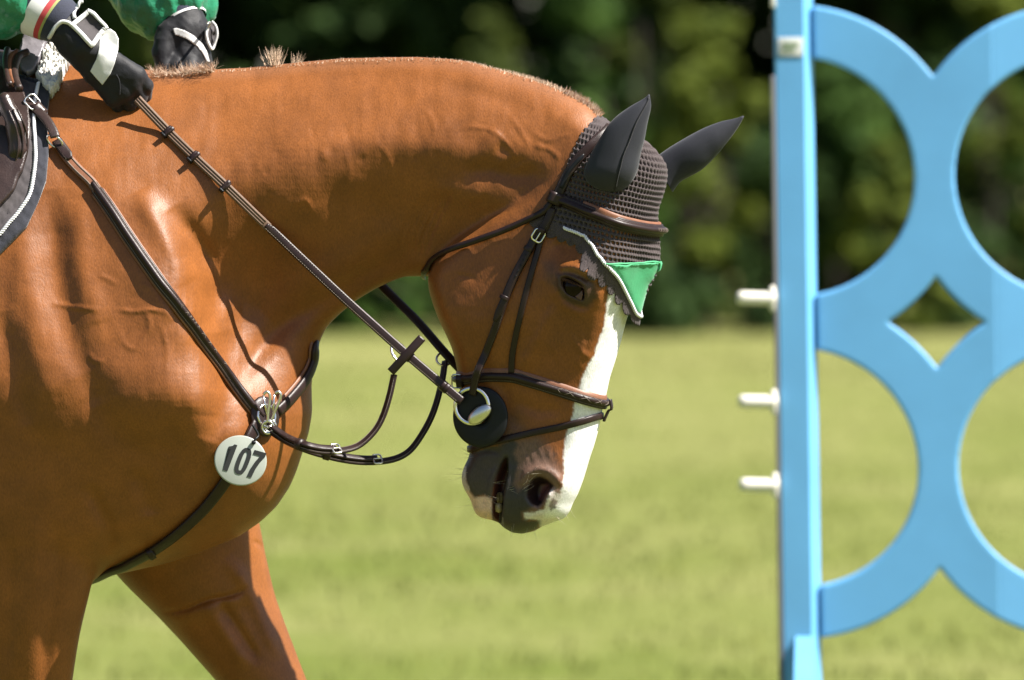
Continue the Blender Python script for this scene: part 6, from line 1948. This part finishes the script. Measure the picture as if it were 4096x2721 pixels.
# ------------------------------------------------------------------ trees
def leaf_mat(name, c, tr=.35):
    def f(nt, b):
        ob = N(nt, 'ShaderNodeTexCoord')
        n = N(nt, 'ShaderNodeTexNoise'); n.inputs['Scale'].default_value = 3.0; n.inputs['Detail'].default_value = 4
        nt.links.new(ob.outputs['Object'], n.inputs['Vector'])
        cr = N(nt, 'ShaderNodeValToRGB')
        cr.color_ramp.elements[0].position = .3; cr.color_ramp.elements[0].color = (c[0] * .6, c[1] * .65, c[2] * .7, 1)
        cr.color_ramp.elements[1].position = .7; cr.color_ramp.elements[1].color = (c[0] * 1.35, c[1] * 1.25, c[2] * 1.1, 1)
        nt.links.new(n.outputs['Fac'], cr.inputs[0]); nt.links.new(cr.outputs[0], b.inputs['Base Color'])
        b.inputs['Subsurface Weight'].default_value = 0.0
        b.inputs['Transmission Weight'].default_value = 0.0
        tl = N(nt, 'ShaderNodeBsdfTranslucent'); nt.links.new(cr.outputs[0], tl.inputs[0])
        mx = N(nt, 'ShaderNodeMixShader'); mx.inputs[0].default_value = tr * .6
        nt.links.new(b.outputs[0], mx.inputs[1]); nt.links.new(tl.outputs[0], mx.inputs[2])
        nt.links.new(mx.outputs[0], nt.nodes['Material Output'].inputs['Surface'])
    return mat(name, c, .7, spec=.12, build=f)
LM = [leaf_mat('deep_green_leaves', (.032, .062, .016)), leaf_mat('mid_green_leaves', (.050, .098, .019)), leaf_mat('yellow_green_leaves', (.092, .122, .018)), leaf_mat('olive_leaves', (.066, .090, .017))]
BARK = mat('bark', (.07, .055, .04), .9, build=vary(8, .4, .8, 30, dist=.03))
def leaves(centres, rad, n, size, seed):
    g = np.random.default_rng(seed)
    ci = g.integers(0, len(centres), n)
    d = g.normal(0, 1, (n, 3)); d /= np.linalg.norm(d, axis=1)[:, None]
    r = rad[ci][:, None] * (g.random((n, 1)) ** .45)
    c = centres[ci] + d * r * np.array([1, 1, .8])
    nn_ = d * .5 + g.normal(0, .6, (n, 3)) + np.array([0, -.1, .5]); nn_ /= np.linalg.norm(nn_, axis=1)[:, None]
    u = np.cross(nn_, g.normal(0, 1, (n, 3))); u /= np.linalg.norm(u, axis=1)[:, None]
    w = np.cross(nn_, u)
    s = size * g.uniform(.6, 1.3, (n, 1))
    V = np.stack([c - u * s, c + w * s * .5, c + u * s, c - w * s * .5], 1).reshape(-1, 3)
    return V, np.arange(4 * n).reshape(n, 4)
def limb(p, q, r0, r1, n=6):
    t = np.linspace(0, 1, n)[:, None]
    pts = p * (1 - t) + q * t; pts[1:-1] += nrng.normal(0, .04 * np.linalg.norm(q - p), (n - 2, 3)) * .5
    pr = np.array([circ(r0 + (r1 - r0) * k / (n - 1), 8) for k in range(n)])
    return sweep(pts, np.repeat(np.array([[0, 1., .01]]), n, 0), pr)
def tree(name, label, group, x, y, h, spread, z_low, nclump, nleaf, lsize, m, seed, trunk_r=.12):
    g = np.random.default_rng(seed)
    root = thing(name, label, 'tree' if name.endswith('tree') else 'bush', (x, y, GZ), group)
    cz0 = GZ + z_low; cen = []; rad = []
    for k in range(nclump):
        t = g.random()
        z = cz0 + (h - z_low) * t
        prof = math.sin(PI * min(1, .18 + .82 * t) ** .8) ** .6 if h > 3 else (1 - .75 * t ** 2)
        a = g.random() * 2 * PI; rr = spread * prof * math.sqrt(g.random())
        cen.append((x + rr * math.cos(a), y + rr * math.sin(a) * .9, z)); rad.append(spread * g.uniform(.16, .34))
    V, f = leaves(np.array(cen), np.array(rad), nleaf, lsize, seed + 1)
    V[:, 2] = np.maximum(V[:, 2], GZ + .02)
    mesh_np('crown', V, f, m, root, smooth=False)
    base = np.array([x, y, GZ - .05]); topp = np.array([x + g.normal(0, .1), y, GZ + h * .8])
    v, F_ = limb(base, topp, trunk_r, trunk_r * .3, 9); V = list(v); F2 = list(F_)
    for k in range(min(8, nclump)):
        st = base + (topp - base) * g.uniform(.25, .8)
        v, F_ = limb(st, np.array(cen[int(g.integers(0, nclump))]), trunk_r * .35, trunk_r * .08, 5)
        F2 += [tuple(i + len(V) for i in q) for q in F_]; V += list(v)
    mesh_np('trunk', V, F2, BARK, root)
    return root
def bx(px, d): return (px - 2048) / FPX * d
D0 = 56.0
# rough grass standing out of the sward, uncountable
gr = np.random.default_rng(5)
ng_ = 36000
yy_ = 6.5 + (gr.random(ng_) ** 1.4) * 38; xx_ = (gr.random(ng_) - .5) * 2 * (2.4 + (yy_ + 12) * .12)
hh_ = gr.uniform(.012, .034, ng_) * (1 + .8 * (vnoise(np.c_[xx_, yy_], .8, 3, 2) > .12)); an_ = gr.random(ng_) * 2 * PI; wd_ = gr.uniform(.004, .009, ng_)
b_ = np.c_[xx_, yy_, np.full(ng_, GZ - .012)]
si = np.c_[np.cos(an_), np.sin(an_), np.zeros(ng_)] * wd_[:, None]; tp2 = b_ + np.c_[gr.normal(0, .018, ng_), gr.normal(0, .018, ng_), hh_ + .012]
Vg = np.stack([b_ - si, b_ + si, tp2], 1).reshape(-1, 3)
go = mesh_np('grass_blades', Vg, np.arange(3 * ng_).reshape(-1, 3), leaf_mat('grass_blade', (.130, .146, .036), .3), None, smooth=False)
tag(go, 'short green grass blades of the mown field', 'grass', None, 'stuff')
shrubs = [  # px of centre, distance, height, half width, material, what it looks like
 (2830, 56.0, 2.25, .62, 2, 'yellow green bush, brightest in the blurred hedge, left of the blue post'),
 (2300, 57.5, 2.75, .75, 1, 'mid green bush rising above the horse poll in the blurred hedge'),
 (1960, 57.0, 2.30, .45, 3, 'olive bush behind the crest of the neck in the blurred hedge'),
 (2620, 58.5, 2.95, .60, 3, 'tall olive bush behind the ears in the blurred hedge'),
 (3350, 57.0, 1.95, .70, 1, 'mid green bush seen through the upper left ring of the wing'),
 (3560, 56.2, 1.35, .45, 2, 'small yellow green bush low in the upper left ring of the wing'),
 (3980, 57.0, 2.60, .55, 2, 'yellow green bush at the right edge behind the wing'),
 (4180, 57.5, 2.70, .70, 1, 'mid green bush cut by the right edge of the picture'),
 (1500, 56.5, 1.50, .70, 1, 'low mid green bush seen below the neck beside the rein'),
 (1250, 57.0, 1.60, .60, 0, 'low dark green bush seen just in front of the chest'),
 (560, 57.5, 2.80, .55, 3, 'olive bush seen between the two gloves'),
 (2080, 56.3, 0.80, .60, 1, 'knee high mid green bush at the hedge foot behind the jaw'),
 (2560, 55.8, 0.70, .55, 0, 'knee high dark green bush at the hedge foot right of the blaze'),
 (3100, 56.5, 1.45, .55, 0, 'dark green bush directly behind the blue post'),
 (3750, 56.8, 0.90, .60, 0, 'low dark green bush behind the middle of the wing'),
]
for i, (px_, d, h, w, mi, lab) in enumerate(shrubs):
    tree('bush', lab, 'bushes along the edge of the field', bx(px_, d), d - 12, h, w, .05, 26, 3200, .060, LM[mi], 100 + i, .03)
trees = [(-600, 60.5, 9.5, 3.0, .9), (500, 61.5, 9, 2.6, .8), (1300, 60.5, 10, 2.8, .7), (2050, 62, 9, 2.6, .8), (2750, 61, 10, 2.7, .9), (3500, 60.5, 9.5, 2.8, .8), (4300, 61.5, 10, 2.8, .7), (5000, 60.5, 9, 3.0, .9)]
tl = ['leftmost dark tree behind the rider', 'dark tree behind the two gloves', 'dark tree behind the middle of the horse neck', 'dark tree behind the crest near the poll', 'dark tree behind the ears', 'dark tree behind the left half of the blue wing', 'dark tree behind the right half of the blue wing', 'rightmost dark tree past the blue wing']
for i, (px_, d, h, w, zl_) in enumerate(trees):
    tree('broadleaf_tree', tl[i] + ' in the blurred wood', 'trees of the wood', bx(px_, d), d - 12, h, w, zl_, 60, 6000, .18, LM[0], 300 + i, .22)
# the depth of the wood behind them
cen = []; rad = []
for k in range(420):
    cen.append((rnd.uniform(-30, 30), rnd.uniform(52.5, 60), GZ + rnd.uniform(.2, 9))); rad.append(rnd.uniform(.7, 1.3))
V, f = leaves(np.array(cen), np.array(rad), 46000, .26, 999)
V[:, 2] = np.maximum(V[:, 2], GZ + .02)
wd = mesh_np('woodland', V, f, LM[0], None, smooth=False); tag(wd, 'deep dark foliage of the wood behind the nearer trees', 'woodland', None, 'stuff')
